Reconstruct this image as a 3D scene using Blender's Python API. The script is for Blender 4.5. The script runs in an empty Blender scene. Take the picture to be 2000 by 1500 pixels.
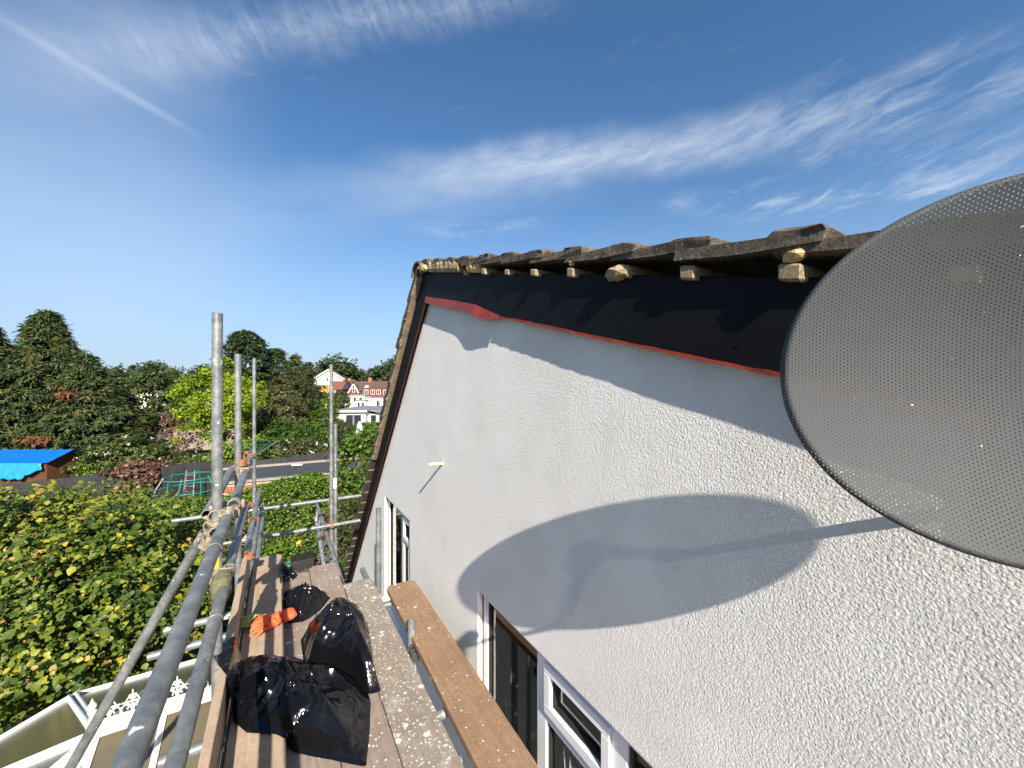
import bpy, math, random
import numpy as np
from mathutils import Vector, Matrix
random.seed(7)
RNG = np.random.default_rng(11)
SC = bpy.context.scene
COL = SC.collection
rad = math.radians

# ------------------------------------------------------------------ camera, sky, sun, exposure
H = 6.2                                    # eye height above the garden
FPX = 760.0
TH = math.atan((1000 - 545) / FPX)         # view turned right of the wall's direction (+Y)
cam = bpy.data.cameras.new('camera')
cam.sensor_width = 36; cam.lens = FPX / 2000 * 36; cam.shift_y = 8 / 2000
cam.clip_start = 0.02; cam.clip_end = 2000
camo = bpy.data.objects.new('camera', cam); COL.objects.link(camo)
camo.location = (0, 0, H); camo.rotation_euler = (rad(90), 0, -TH)
SC.camera = camo

LIGHT = Vector((0.1612, 0.8342, -0.5273)).normalized()
SUN_EL = math.asin(-LIGHT.z)
sun = bpy.data.lights.new('sun', 'SUN'); sun.energy = 5.0; sun.angle = rad(0.53); sun.color = (1, 0.91, 0.79)
suno = bpy.data.objects.new('sun', sun); COL.objects.link(suno)
suno.rotation_euler = LIGHT.to_track_quat('-Z', 'Y').to_euler(); suno.location = (-4, -20, 25)

SC.view_settings.view_transform = 'Standard'; SC.view_settings.look = 'None'
SC.view_settings.exposure = 1.15; SC.view_settings.gamma = 1
SC.view_settings.use_curve_mapping = False
SC.cycles.max_bounces = 6; SC.cycles.diffuse_bounces = 3; SC.cycles.glossy_bounces = 3; SC.cycles.transparent_max_bounces = 12

Rv = np.array([math.cos(TH), -math.sin(TH), 0.0]); Dv = np.array([math.sin(TH), math.cos(TH), 0.0]); Zv = np.array([0, 0, 1.0])
def ray(x, y): return Dv + (x - 1000) / FPX * Rv + (758 - y) / FPX * Zv
def at(x, y, dep=None, z=None):
    """world point on the sight line through photo pixel x, y: at a depth or at a height above the ground"""
    r = ray(x, y)
    if z is not None: dep = (z - H) / r[2]
    return r * dep + np.array([0, 0, H])
def gp(x, dep, z=0.0):
    r = ray(x, 758) * dep
    return np.array([r[0], r[1], z])
def azel(x, y):
    r = ray(x, y); return math.atan2(r[0], r[1]), math.atan2(r[2], math.hypot(r[0], r[1]))

# world: Nishita sky plus thin cirrus laid out by azimuth and elevation
world = bpy.data.worlds.new('World'); SC.world = world; world.use_nodes = True
world.cycles.sampling_method = 'MANUAL'; world.cycles.sample_map_resolution = 512
NT = world.node_tree; NT.nodes.clear()
def nd(tree, typ, **kw):
    n = tree.nodes.new(typ)
    for k, v in kw.items(): setattr(n, k, v)
    return n
def mth(tree, op, a, b=None, clamp=False):
    n = tree.nodes.new('ShaderNodeMath'); n.operation = op; n.use_clamp = clamp
    for i, v in enumerate((a, b)):
        if v is None: continue
        if isinstance(v, (int, float)): n.inputs[i].default_value = v
        else: tree.links.new(v, n.inputs[i])
    return n.outputs[0]
def smooth(tree, v, lo, hi, a=0.0, b=1.0):
    n = tree.nodes.new('ShaderNodeMapRange'); n.interpolation_type = 'SMOOTHSTEP'
    tree.links.new(v, n.inputs[0])
    for i, q in enumerate((lo, hi, a, b)): n.inputs[i + 1].default_value = q
    return n.outputs[0]
def comb(tree, x, y, z=0.0):
    n = tree.nodes.new('ShaderNodeCombineXYZ')
    for i, v in enumerate((x, y, z)):
        if isinstance(v, (int, float)): n.inputs[i].default_value = v
        else: tree.links.new(v, n.inputs[i])
    return n.outputs[0]
def noise(tree, vec, scale, detail=5, rough=0.6, dist=0.0):
    n = tree.nodes.new('ShaderNodeTexNoise'); tree.links.new(vec, n.inputs['Vector'])
    n.inputs['Scale'].default_value = scale; n.inputs['Detail'].default_value = detail
    n.inputs['Roughness'].default_value = rough; n.inputs['Distortion'].default_value = dist
    return n.outputs[0]
def mixc(t, fac, a, b):
    m = t.nodes.new('ShaderNodeMix'); m.data_type = 'RGBA'
    for s, v in ((m.inputs['Factor'], fac), (m.inputs[6], a), (m.inputs[7], b)):
        if isinstance(v, (int, float)): s.default_value = v
        elif isinstance(v, tuple): s.default_value = (*v, 1)
        else: t.links.new(v, s)
    return m.outputs[2]
def build_sky():
    t = NT; L = t.links.new
    sky = nd(t, 'ShaderNodeTexSky', sky_type='NISHITA', sun_disc=False)
    sky.sun_elevation = SUN_EL; sky.sun_rotation = math.atan2(-LIGHT.x, -LIGHT.y)
    sky.air_density = 1.0; sky.dust_density = 0.6; sky.ozone_density = 2.2; sky.altitude = 50
    tc = nd(t, 'ShaderNodeTexCoord'); sp = nd(t, 'ShaderNodeSeparateXYZ'); L(tc.outputs['Generated'], sp.inputs[0])
    X, Y, Z = sp.outputs
    az = mth(t, 'ARCTAN2', X, Y); el = mth(t, 'ARCSINE', Z)
    wv = mth(t, 'MULTIPLY', mth(t, 'SUBTRACT', noise(t, comb(t, az, el), 6.0, 4, 0.6), 0.5), 0.05)
    el2 = mth(t, 'ADD', el, wv)
    # wind-combed cirrus grain, the cross grain of an old contrail, and a soft veil
    tilt = mth(t, 'SUBTRACT', el2, mth(t, 'MULTIPLY', az, 0.16))
    wispn = noise(t, comb(t, mth(t, 'MULTIPLY', az, 6.0), mth(t, 'MULTIPLY', tilt, 26.0)), 1.0, 8, 0.68, 0.25)
    combn = noise(t, comb(t, mth(t, 'ADD', mth(t, 'MULTIPLY', az, 34.0), mth(t, 'MULTIPLY', el, 26.0)), mth(t, 'MULTIPLY', el, 14.0), 5.0), 1.0, 6, 0.7, 0.3)
    veiln = noise(t, comb(t, mth(t, 'MULTIPLY', az, 2.2), mth(t, 'MULTIPLY', el2, 7.0), 3.0), 1.0, 3, 0.6)
    softn = mth(t, 'ADD', mth(t, 'MULTIPLY', combn, 0.5), mth(t, 'MULTIPLY', wispn, 0.5))
    masks = []
    def vdot(v):
        n_ = nd(t, 'ShaderNodeVectorMath', operation='DOT_PRODUCT'); L(tc.outputs['Generated'], n_.inputs[0]); n_.inputs[1].default_value = tuple(v); return n_.outputs['Value']
    def streak(p0, p1, w, amp, n, cut, soft=0.25, wig=True):
        """soft band along the great circle between two sky directions"""
        r0 = Vector(ray(*p0)).normalized(); r1 = Vector(ray(*p1)).normalized(); nn = r0.cross(r1).normalized(); ln = r0.angle(r1)
        s = mth(t, 'ARCTAN2', vdot(nn.cross(r0)), vdot(r0)); q = mth(t, 'ARCSINE', vdot(nn))
        if wig: q = mth(t, 'ADD', q, wv)
        m = mth(t, 'MULTIPLY', smooth(t, s, -soft * ln, soft * ln), smooth(t, s, ln * (1 + soft), ln * (1 - soft)))
        m = mth(t, 'MULTIPLY', m, smooth(t, mth(t, 'ABSOLUTE', q), w, 0.0))
        masks.append(mth(t, 'MULTIPLY', mth(t, 'MULTIPLY', m, smooth(t, n, cut[0], cut[1])), amp))
    streak((830, 345), (1530, 262), 0.070, 0.70, wispn, (0.08, 0.92), 0.22)
    streak((520, 410), (1150, 325), 0.10, 0.40, veiln, (0.0, 0.9), 0.4)
    streak((180, 118), (1030, -18), 0.060, 0.46, softn, (0.25, 0.80), 0.2)
    streak((-80, 60), (420, 120), 0.11, 0.26, veiln, (0.0, 0.9), 0.4)
    streak((-30, 18), (345, 240), 0.011, 0.30, veiln, (0.0, 0.9), 0.3, False)
    streak((1480, 240), (2080, 140), 0.075, 0.62, wispn, (0.34, 0.85), 0.2)
    streak((1600, 330), (2000, 290), 0.050, 0.50, wispn, (0.45, 0.78), 0.3)
    streak((1350, 400), (2020, 372), 0.050, 0.60, wispn, (0.42, 0.76), 0.25)
    streak((820, 455), (1040, 430), 0.035, 0.40, wispn, (0.4, 0.8), 0.3)
    streak((-260, 420), (420, 380), 0.42, 0.26, veiln, (-0.6, 0.9), 0.5)
    # the same thin cirrus goes on round the rest of the sky
    masks.append(mth(t, 'MULTIPLY', smooth(t, wispn, 0.60, 0.9), 0.22))
    tot = masks[0]
    for m in masks[1:]:
        a = mth(t, 'SUBTRACT', 1.0, tot); tot = mth(t, 'ADD', tot, mth(t, 'MULTIPLY', a, m))
    tot = mth(t, 'MULTIPLY', tot, smooth(t, el, -0.02, 0.12), clamp=True)
    mx = nd(t, 'ShaderNodeMix', data_type='RGBA')
    L(tot, mx.inputs['Factor'])
    hs = nd(t, 'ShaderNodeHueSaturation'); hs.inputs['Saturation'].default_value = 1.2; hs.inputs['Value'].default_value = 0.90
    L(sky.outputs[0], hs.inputs['Color'])
    L(mixc(t, smooth(t, el, 0.50, -0.02, 0.0, 0.80), hs.outputs[0], (2.25, 3.2, 4.75)), mx.inputs[6]); mx.inputs[7].default_value = (5.0, 5.4, 6.0, 1)
    bg = nd(t, 'ShaderNodeBackground'); bg.inputs['Strength'].default_value = 0.081
    L(mx.outputs[2], bg.inputs['Color'])
    out = nd(t, 'ShaderNodeOutputWorld'); L(bg.outputs[0], out.inputs['Surface'])
build_sky()

# ------------------------------------------------------------------ materials
MATS = {}
def new_mat(name):
    m = bpy.data.materials.new(name); m.use_nodes = True; m.node_tree.nodes.clear(); MATS[name] = m
    t = m.node_tree; out = t.nodes.new('ShaderNodeOutputMaterial')
    p = t.nodes.new('ShaderNodeBsdfPrincipled'); t.links.new(p.outputs[0], out.inputs['Surface'])
    return m, t, p, out
def objvec(t, scale=(1, 1, 1), gen='Object'):
    tc = t.nodes.new('ShaderNodeTexCoord'); mp = t.nodes.new('ShaderNodeMapping'); mp.inputs['Scale'].default_value = scale
    t.links.new(tc.outputs[gen], mp.inputs['Vector'])
    oi = t.nodes.new('ShaderNodeObjectInfo'); ml = t.nodes.new('ShaderNodeMath'); ml.operation = 'MULTIPLY'; ml.inputs[1].default_value = 37.0
    t.links.new(oi.outputs['Random'], ml.inputs[0]); cx = t.nodes.new('ShaderNodeCombineXYZ')
    t.links.new(ml.outputs[0], cx.inputs[0]); t.links.new(ml.outputs[0], cx.inputs[2])
    ad = t.nodes.new('ShaderNodeVectorMath'); ad.operation = 'ADD'
    t.links.new(mp.outputs[0], ad.inputs[0]); t.links.new(cx.outputs[0], ad.inputs[1])
    return ad.outputs[0]
def ramp(t, fac, stops):
    r = t.nodes.new('ShaderNodeValToRGB'); t.links.new(fac, r.inputs[0]); e = r.color_ramp.elements
    while len(e) < len(stops): e.new(0.5)
    for k, (p, c) in enumerate(stops): e[k].position = p; e[k].color = (*c, 1)
    return r.outputs[0]
def bump(t, p, h, strength=0.5, dist=0.01, prev=None):
    b = t.nodes.new('ShaderNodeBump'); b.inputs['Strength'].default_value = strength; b.inputs['Distance'].default_value = dist
    t.links.new(h, b.inputs['Height'])
    if prev: t.links.new(prev, b.inputs['Normal'])
    t.links.new(b.outputs[0], p.inputs['Normal']); return b.outputs[0]
def simple(name, c, c2=None, rough=0.7, scale=8.0, metal=0.0, bmp=0.0, bscale=None, bdist=0.005, stretch=(1, 1, 1), spec=0.5):
    m, t, p, _ = new_mat(name)
    v = objvec(t, stretch)
    c2 = c2 or tuple(x * 0.8 for x in c)
    n = noise(t, v, scale, 6, 0.65)
    t.links.new(ramp(t, n, [(0.32, c2), (0.68, c)]), p.inputs['Base Color'])
    p.inputs['Roughness'].default_value = rough; p.inputs['Metallic'].default_value = metal
    p.inputs['Specular IOR Level'].default_value = spec
    if bmp: bump(t, p, noise(t, v, bscale or scale * 4, 5, 0.6), bmp, bdist)
    return m

def mat_stucco():
    m, t, p, _ = new_mat('white stucco'); v = objvec(t)
    big = noise(t, v, 1.3, 4, 0.6)
    t.links.new(ramp(t, big, [(0.3, (0.80, 0.78, 0.745)), (0.7, (0.87, 0.85, 0.815))]), p.inputs['Base Color'])
    p.inputs['Roughness'].default_value = 0.85; p.inputs['Specular IOR Level'].default_value = 0.25
    n1 = noise(t, v, 145, 4, 0.7, 0.5)
    vo = t.nodes.new('ShaderNodeTexVoronoi'); vo.feature = 'SMOOTH_F1'; vo.inputs['Scale'].default_value = 190; vo.inputs['Smoothness'].default_value = 0.6
    t.links.new(v, vo.inputs['Vector'])
    n1 = mth(t, 'ADD', n1, mth(t, 'MULTIPLY', noise(t, v, 52, 3, 0.6, 0.3), 0.35))
    h = mth(t, 'SUBTRACT', mth(t, 'MULTIPLY', n1, 1.6), mth(t, 'MULTIPLY', vo.outputs['Distance'], 0.7))
    cov = smooth(t, noise(t, v, 4.0, 3, 0.5), 0.25, 0.75, 0.65, 1.1)
    bump(t, p, mth(t, 'MULTIPLY', h, cov), 1.0, 0.0052)
    return m
def mat_tube():
    m, t, p, _ = new_mat('galvanised tube'); v = objvec(t); vs = objvec(t, (1, 1, 1))
    n = noise(t, v, 9, 7, 0.7); n2 = noise(t, v, 90, 4, 0.6)
    n = mth(t, 'ADD', mth(t, 'MULTIPLY', n, 0.7), mth(t, 'MULTIPLY', noise(t, v, 38, 5, 0.7), 0.3))
    c = ramp(t, n, [(0.34, (0.085, 0.095, 0.105)), (0.5, (0.175, 0.188, 0.19)), (0.66, (0.31, 0.31, 0.285))])
    spk = smooth(t, n2, 0.66, 0.74)
    c = mixc(t, mth(t, 'MULTIPLY', spk, 0.5), c, (0.5, 0.5, 0.48))
    cem = smooth(t, noise(t, v, 17, 6, 0.75), 0.60, 0.70, 0, 0.6); c = mixc(t, cem, c, (0.36, 0.35, 0.32))
    rst = smooth(t, noise(t, v, 11, 5, 0.7, 0.4), 0.66, 0.76, 0, 0.55); c = mixc(t, rst, c, (0.17, 0.09, 0.05))
    pt = smooth(t, noise(t, v, 24, 3, 0.5), 0.70, 0.73)
    c = mixc(t, pt, c, (0.72, 0.72, 0.70))
    t.links.new(c, p.inputs['Base Color'])
    p.inputs['Metallic'].default_value = 0.35
    t.links.new(ramp(t, n, [(0.3, (0.38,) * 3), (0.7, (0.62,) * 3)]), p.inputs['Roughness'])
    bump(t, p, n2, 0.25, 0.0015)
    return m
def mat_board(name, ca, cb, cc, splat=0.0, splat_scale=60, grain_axis='Y', yellow=False, big=0.0):
    m, t, p, _ = new_mat(name)
    st = (26, 1.1, 26) if grain_axis == 'Y' else (1.1, 26, 26)
    v = objvec(t, st); v0 = objvec(t)
    g = noise(t, v, 1.6, 8, 0.7, 0.8); n = noise(t, v0, 5, 5, 0.6)
    c = mixc(t, 0.45, ramp(t, g, [(0.25, ca), (0.5, cb), (0.78, cc)]), ramp(t, noise(t, v0, 38, 6, 0.75), [(0.3, ca), (0.5, cb), (0.72, cc)]))
    c = mixc(t, smooth(t, n, 0.35, 0.75, 0.0, 0.55), c, tuple(x * 0.62 for x in cb))
    rough = 0.8
    fine = noise(t, v0, 180, 3, 0.6)
    c = mixc(t, smooth(t, fine, 0.56, 0.74, 0, 0.4), c, tuple(x * 1.4 for x in cb))
    if yellow:
        yl = smooth(t, noise(t, v0, 3.1, 3, 0.5), 0.66, 0.76, 0, 0.7); c = mixc(t, yl, c, (0.42, 0.27, 0.08))
    if splat:
        vo = t.nodes.new('ShaderNodeTexVoronoi'); vo.inputs['Scale'].default_value = splat_scale
        t.links.new(v0, vo.inputs['Vector'])
        sz = t.nodes.new('ShaderNodeSeparateColor'); t.links.new(vo.outputs['Color'], sz.inputs[0])
        wob = mth(t, 'MULTIPLY', mth(t, 'SUBTRACT', noise(t, v0, splat_scale * 2.2, 3), 0.5), 0.35)
        r = mth(t, 'MULTIPLY', mth(t, 'POWER', sz.outputs[0], 4.0), splat)
        d = mth(t, 'ADD', vo.outputs['Distance'], wob)
        mk = smooth(t, mth(t, 'SUBTRACT', r, d), 0.0, 0.06)
        vo2 = t.nodes.new('ShaderNodeTexVoronoi'); vo2.inputs['Scale'].default_value = splat_scale * 0.32; t.links.new(v0, vo2.inputs['Vector'])
        sz2 = t.nodes.new('ShaderNodeSeparateColor'); t.links.new(vo2.outputs['Color'], sz2.inputs[0])
        wob2 = mth(t, 'MULTIPLY', mth(t, 'SUBTRACT', noise(t, v0, splat_scale * 0.9, 4), 0.5), 0.7)
        r2 = mth(t, 'MULTIPLY', mth(t, 'POWER', sz2.outputs[1], 6.0), splat * 0.9)
        mk2 = smooth(t, mth(t, 'SUBTRACT', r2, mth(t, 'ADD', vo2.outputs['Distance'], wob2)), 0.0, 0.05)
        mk = mth(t, 'MAXIMUM', mk, mth(t, 'MULTIPLY', mk2, 0.9))
        if big:
            wash = smooth(t, noise(t, v0, 9, 6, 0.75), 0.5, 0.74, 0, big); mk = mth(t, 'MAXIMUM', mk, wash)
        c = mixc(t, mth(t, 'MULTIPLY', mk, 0.85), c, (0.62, 0.61, 0.585))
    t.links.new(c, p.inputs['Base Color']); p.inputs['Roughness'].default_value = rough; p.inputs['Specular IOR Level'].default_value = 0.3
    bump(t, p, g, 0.35, 0.004)
    return m
def mat_leaf(name, stops, trans=0.35, rough=0.5, spec=0.35):
    """leaf colour by the per-leaf attribute 'var'"""
    m, t, p, out = new_mat(name)
    a = t.nodes.new('ShaderNodeAttribute'); a.attribute_name = 'var'
    c = ramp(t, a.outputs['Fac'], stops)
    t.links.new(c, p.inputs['Base Color']); p.inputs['Roughness'].default_value = rough
    p.inputs['Specular IOR Level'].default_value = spec
    tr = t.nodes.new('ShaderNodeBsdfTranslucent'); t.links.new(c, tr.inputs['Color'])
    mx = t.nodes.new('ShaderNodeMixShader'); mx.inputs[0].default_value = trans
    t.links.new(p.outputs[0], mx.inputs[1]); t.links.new(tr.outputs[0], mx.inputs[2])
    t.links.new(mx.outputs[0], out.inputs['Surface'])
    return m
def mat_glass(name, tint, base_mix=0.5, rough=0.03, drips=False):
    m, t, p, out = new_mat(name)
    tr = t.nodes.new('ShaderNodeBsdfTransparent'); tr.inputs[0].default_value = (*tint, 1)
    gl = t.nodes.new('ShaderNodeBsdfGlossy'); gl.inputs['Roughness'].default_value = rough
    lw = t.nodes.new('ShaderNodeFresnel'); lw.inputs['IOR'].default_value = 1.5
    f = mth(t, 'ADD', mth(t, 'MULTIPLY', lw.outputs[0], 1.6), 0.04, clamp=True)
    mx = t.nodes.new('ShaderNodeMixShader'); t.links.new(f, mx.inputs[0]); t.links.new(tr.outputs[0], mx.inputs[1]); t.links.new(gl.outputs[0], mx.inputs[2])
    last = mx.outputs[0]
    if drips:
        v = objvec(t, (1, 60, 7)); v2 = objvec(t, (1, 70, 70))
        d = mth(t, 'MULTIPLY', smooth(t, noise(t, v, 1.0, 2, 0.5), 0.65, 0.69), smooth(t, noise(t, objvec(t), 5.0, 2), 0.48, 0.6))
        d = mth(t, 'MAXIMUM', d, smooth(t, noise(t, v2, 1.0, 2), 0.76, 0.78))
        p.inputs['Base Color'].default_value = (0.7, 0.7, 0.68, 1); p.inputs['Roughness'].default_value = 0.7
        m2 = t.nodes.new('ShaderNodeMixShader'); t.links.new(d, m2.inputs[0]); t.links.new(last, m2.inputs[1]); t.links.new(p.outputs[0], m2.inputs[2]); last = m2.outputs[0]
    else: t.nodes.remove(p)
    t.links.new(last, out.inputs['Surface'])
    return m
def mat_plastic():
    m, t, p, _ = new_mat('black plastic sheet'); v = objvec(t)
    p.inputs['Base Color'].default_value = (0.004, 0.004, 0.005, 1); p.inputs['Roughness'].default_value = 0.13
    p.inputs['Specular IOR Level'].default_value = 0.36
    st = noise(t, v, 9, 3, 0.5, 1.5)
    bump(t, p, st, 0.3, 0.02)
    return m
mat_stucco(); mat_tube(); mat_plastic()
mat_board('weathered board', (0.21, 0.156, 0.108), (0.37, 0.28, 0.20), (0.49, 0.385, 0.285), splat=0.16, splat_scale=45)
mat_board('brown board', (0.13, 0.078, 0.044), (0.25, 0.158, 0.095), (0.35, 0.235, 0.15), splat=0.30, splat_scale=55, yellow=True)
mat_board('paint splashed board', (0.13, 0.105, 0.082), (0.23, 0.195, 0.155), (0.33, 0.285, 0.235), splat=0.62, splat_scale=95, big=0.36)
mat_board('grey brown board', (0.13, 0.10, 0.08), (0.24, 0.19, 0.155), (0.34, 0.28, 0.23), splat=0.42, splat_scale=60, big=0.12)
mat_board('fence timber', (0.16, 0.125, 0.10), (0.27, 0.215, 0.175), (0.38, 0.31, 0.26))
mat_board('shed timber', (0.05, 0.022, 0.010), (0.09, 0.038, 0.017), (0.13, 0.056, 0.026))
mat_glass('window glass', (0.86, 0.85, 0.82), drips=True)
simple('roof glazing', (0.12, 0.105, 0.066), (0.085, 0.076, 0.05), 0.22, 2.0)
simple('black bargeboard', (0.007, 0.0075, 0.010), (0.0045, 0.005, 0.0065), 0.6, 3, bmp=0.08, bscale=9, spec=0.12)
def mat_tile():
    m, t, p, _ = new_mat('concrete tile'); v = objvec(t)
    n = noise(t, v, 22, 7, 0.72)
    c = ramp(t, n, [(0.3, (0.035, 0.030, 0.025)), (0.52, (0.105, 0.088, 0.070)), (0.75, (0.20, 0.172, 0.135))])
    c = mixc(t, smooth(t, noise(t, v, 60, 5, 0.7), 0.6, 0.72), c, (0.40, 0.38, 0.33))
    t.links.new(c, p.inputs['Base Color']); p.inputs['Roughness'].default_value = 0.95; p.inputs['Specular IOR Level'].default_value = 0.15
    bump(t, p, noise(t, v, 70, 6, 0.7), 0.8, 0.008)
mat_tile()
simple('verge mortar', (0.36, 0.28, 0.18), (0.17, 0.13, 0.08), 0.95, 18, bmp=0.8, bscale=60, bdist=0.008)
simple('yellow mortar', (0.62, 0.47, 0.24), (0.40, 0.28, 0.13), 0.95, 26, bmp=0.9, bscale=70, bdist=0.008)
simple('batten wood', (0.40, 0.31, 0.19), (0.10, 0.078, 0.048), 0.9, 34, stretch=(1, 6, 6), bmp=0.4)
simple('red tape', (0.20, 0.028, 0.012), (0.11, 0.017, 0.010), 0.6, 14, bmp=0.4, bscale=40, spec=0.2)
simple('orange film', (0.27, 0.034, 0.014), (0.12, 0.019, 0.012), 0.4, 12, bmp=0.6, bscale=30, spec=0.25)
simple('white upvc', (0.80, 0.80, 0.80), (0.76, 0.765, 0.77), 0.3, 4)
simple('rubber gasket', (0.02, 0.02, 0.02), None, 0.6)
simple('white render', (0.80, 0.79, 0.76), (0.74, 0.73, 0.70), 0.8, 3, bmp=0.2, bscale=60)
simple('dark curtain', (0.40, 0.30, 0.21), (0.16, 0.12, 0.085), 0.95, 2, stretch=(1, 4, 0.4))
simple('roof felt underside', (0.02, 0.018, 0.015), None, 0.95, 6)
simple('cream plastic', (0.70, 0.62, 0.42), (0.62, 0.53, 0.33), 0.5, 30)
def mat_dish():
    m, t, p, _ = new_mat('dish grey paint'); v = objvec(t)
    c = ramp(t, noise(t, v, 5, 4), [(0.3, (0.056, 0.060, 0.0625)), (0.7, (0.064, 0.068, 0.071))])
    fl = smooth(t, noise(t, v, 150, 2, 0.5), 0.775, 0.79)
    t.links.new(mixc(t, fl, c, (0.75, 0.75, 0.74)), p.inputs['Base Color'])
    p.inputs['Roughness'].default_value = 0.6; p.inputs['Specular IOR Level'].default_value = 0.15
mat_dish()
simple('dark grey metal', (0.07, 0.073, 0.078), None, 0.5, 12, metal=0.3)
simple('coupler steel', (0.42, 0.37, 0.28), (0.16, 0.125, 0.09), 0.6, 26, metal=0.35, bmp=0.5, bscale=90)
simple('rusty coupler', (0.33, 0.15, 0.075), (0.15, 0.065, 0.035), 0.8, 30, metal=0.2, bmp=0.5, bscale=90)
simple('mossy concrete', (0.17, 0.16, 0.085), (0.07, 0.075, 0.035), 0.95, 34, bmp=0.8, bscale=90)
simple('yellow sleeve', (0.75, 0.42, 0.02), (0.62, 0.33, 0.015), 0.5, 10)
simple('wire', (0.35, 0.33, 0.28), None, 0.5, 30, metal=0.6)
simple('aluminium', (0.55, 0.56, 0.58), (0.38, 0.39, 0.41), 0.38, 14, metal=0.7)
simple('glove orange', (0.80, 0.13, 0.045), (0.66, 0.09, 0.03), 0.7, 18, bmp=0.3, bscale=80)
simple('glove cuff', (0.50, 0.55, 0.06), (0.10, 0.25, 0.22), 0.8, 24, stretch=(6, 1, 1))
simple('bark', (0.115, 0.085, 0.06), (0.05, 0.038, 0.028), 0.95, 10, stretch=(6, 6, 1), bmp=0.6)
simple('blue tarpaulin', (0.005, 0.12, 0.42), (0.004, 0.10, 0.36), 0.32, 6, bmp=0.3, bscale=10, bdist=0.03)
simple('sunlit blue tarpaulin', (0.022, 0.27, 0.54), (0.015, 0.20, 0.45), 0.32, 6, bmp=0.4, bscale=7, bdist=0.04)  # same tarpaulin: sunlight on its hanging front painted in as a lighter blue
simple('black fence panel', (0.028, 0.030, 0.034), (0.018, 0.019, 0.022), 0.7, 4, stretch=(1, 1, 0.3))
simple('black netting', (0.014, 0.014, 0.016), None, 0.9, 10)
simple('roofing felt', (0.045, 0.048, 0.053), (0.03, 0.032, 0.036), 0.8, 3, bmp=0.3, bscale=90)
simple('brick red', (0.36, 0.13, 0.075), (0.24, 0.085, 0.05), 0.9, 9)
simple('pale brick', (0.55, 0.40, 0.27), (0.42, 0.29, 0.19), 0.9, 5)
simple('coping stone', (0.30, 0.27, 0.23), (0.18, 0.16, 0.13), 0.9, 8)
simple('cream render', (0.80, 0.74, 0.56), (0.74, 0.68, 0.50), 0.85, 2)
simple('orange brickwork', (0.56, 0.32, 0.13), (0.47, 0.255, 0.10), 0.9, 4)
simple('clay roof tile', (0.20, 0.065, 0.04), (0.12, 0.045, 0.03), 0.9, 2.5, bmp=0.4, bscale=9, bdist=0.05)
simple('brown roof tile', (0.105, 0.062, 0.048), (0.065, 0.042, 0.034), 0.9, 2.5, bmp=0.4, bscale=9, bdist=0.05)
simple('hung tile', (0.20, 0.045, 0.026), (0.14, 0.032, 0.02), 0.9, 2.5, bmp=0.3, bscale=12, bdist=0.03)
simple('black boarding', (0.02, 0.022, 0.025), None, 0.7)
simple('grey roofing', (0.20, 0.215, 0.235), (0.15, 0.16, 0.18), 0.6, 1.5)
simple('dark pane', (0.025, 0.03, 0.035), None, 0.08, 2)
simple('grey door', (0.10, 0.11, 0.125), None, 0.35, 2)
simple('green steel', (0.015, 0.20, 0.14), None, 0.45, 6)
simple('pale green canvas', (0.42, 0.55, 0.47), (0.36, 0.48, 0.41), 0.85, 9)
simple('black plastic box', (0.02, 0.02, 0.022), None, 0.5, 9, bmp=0.3)
simple('green polythene', (0.02, 0.16, 0.09), None, 0.4, 12, bmp=0.5)
simple('white paint', (0.78, 0.77, 0.73), (0.70, 0.68, 0.62), 0.55, 12)
simple('cream cresting', (0.78, 0.75, 0.66), (0.66, 0.62, 0.52), 0.5, 20)
simple('terracotta', (0.40, 0.15, 0.07), None, 0.85, 8)
simple('yellow plastic', (0.75, 0.52, 0.05), None, 0.5, 8)
def mat_ground():
    m, t, p, _ = new_mat('garden ground'); v = objvec(t)
    a = noise(t, v, 0.5, 5, 0.6); b = noise(t, v, 14, 5, 0.7)
    gr = ramp(t, b, [(0.3, (0.028, 0.045, 0.012)), (0.7, (0.075, 0.105, 0.028))])
    so = ramp(t, b, [(0.3, (0.03, 0.022, 0.016)), (0.7, (0.10, 0.075, 0.055))])
    t.links.new(mixc(t, smooth(t, a, 0.42, 0.58), so, gr), p.inputs['Base Color'])
    p.inputs['Roughness'].default_value = 0.95; bump(t, p, b, 0.8, 0.05)
mat_ground()
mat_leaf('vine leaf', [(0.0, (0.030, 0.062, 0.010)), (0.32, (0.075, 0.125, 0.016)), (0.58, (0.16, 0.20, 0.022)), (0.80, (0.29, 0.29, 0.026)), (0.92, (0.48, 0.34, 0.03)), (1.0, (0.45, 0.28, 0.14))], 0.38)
mat_leaf('hedge leaf', [(0.0, (0.030, 0.068, 0.008)), (0.5, (0.080, 0.150, 0.014)), (0.85, (0.15, 0.23, 0.022)), (1.0, (0.26, 0.30, 0.03))], 0.35)
mat_leaf('dark leaf', [(0.0, (0.018, 0.036, 0.010)), (0.5, (0.045, 0.076, 0.018)), (1.0, (0.095, 0.125, 0.030))], 0.25)
mat_leaf('olive leaf', [(0.0, (0.030, 0.042, 0.014)), (0.5, (0.062, 0.078, 0.024)), (1.0, (0.115, 0.105, 0.038))], 0.3)
mat_leaf('golden leaf', [(0.0, (0.10, 0.17, 0.010)), (0.5, (0.22, 0.31, 0.015)), (1.0, (0.36, 0.42, 0.022))], 0.45)
mat_leaf('cypress spray', [(0.0, (0.014, 0.034, 0.016)), (0.35, (0.040, 0.068, 0.024)), (0.62, (0.085, 0.105, 0.028)), (0.80, (0.145, 0.135, 0.036)), (0.9, (0.14, 0.085, 0.038)), (1.0, (0.20, 0.068, 0.044))], 0.2)
mat_leaf('far leaf', [(0.0, (0.024, 0.042, 0.018)), (0.5, (0.045, 0.070, 0.026)), (1.0, (0.085, 0.105, 0.038))], 0.25)
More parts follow.
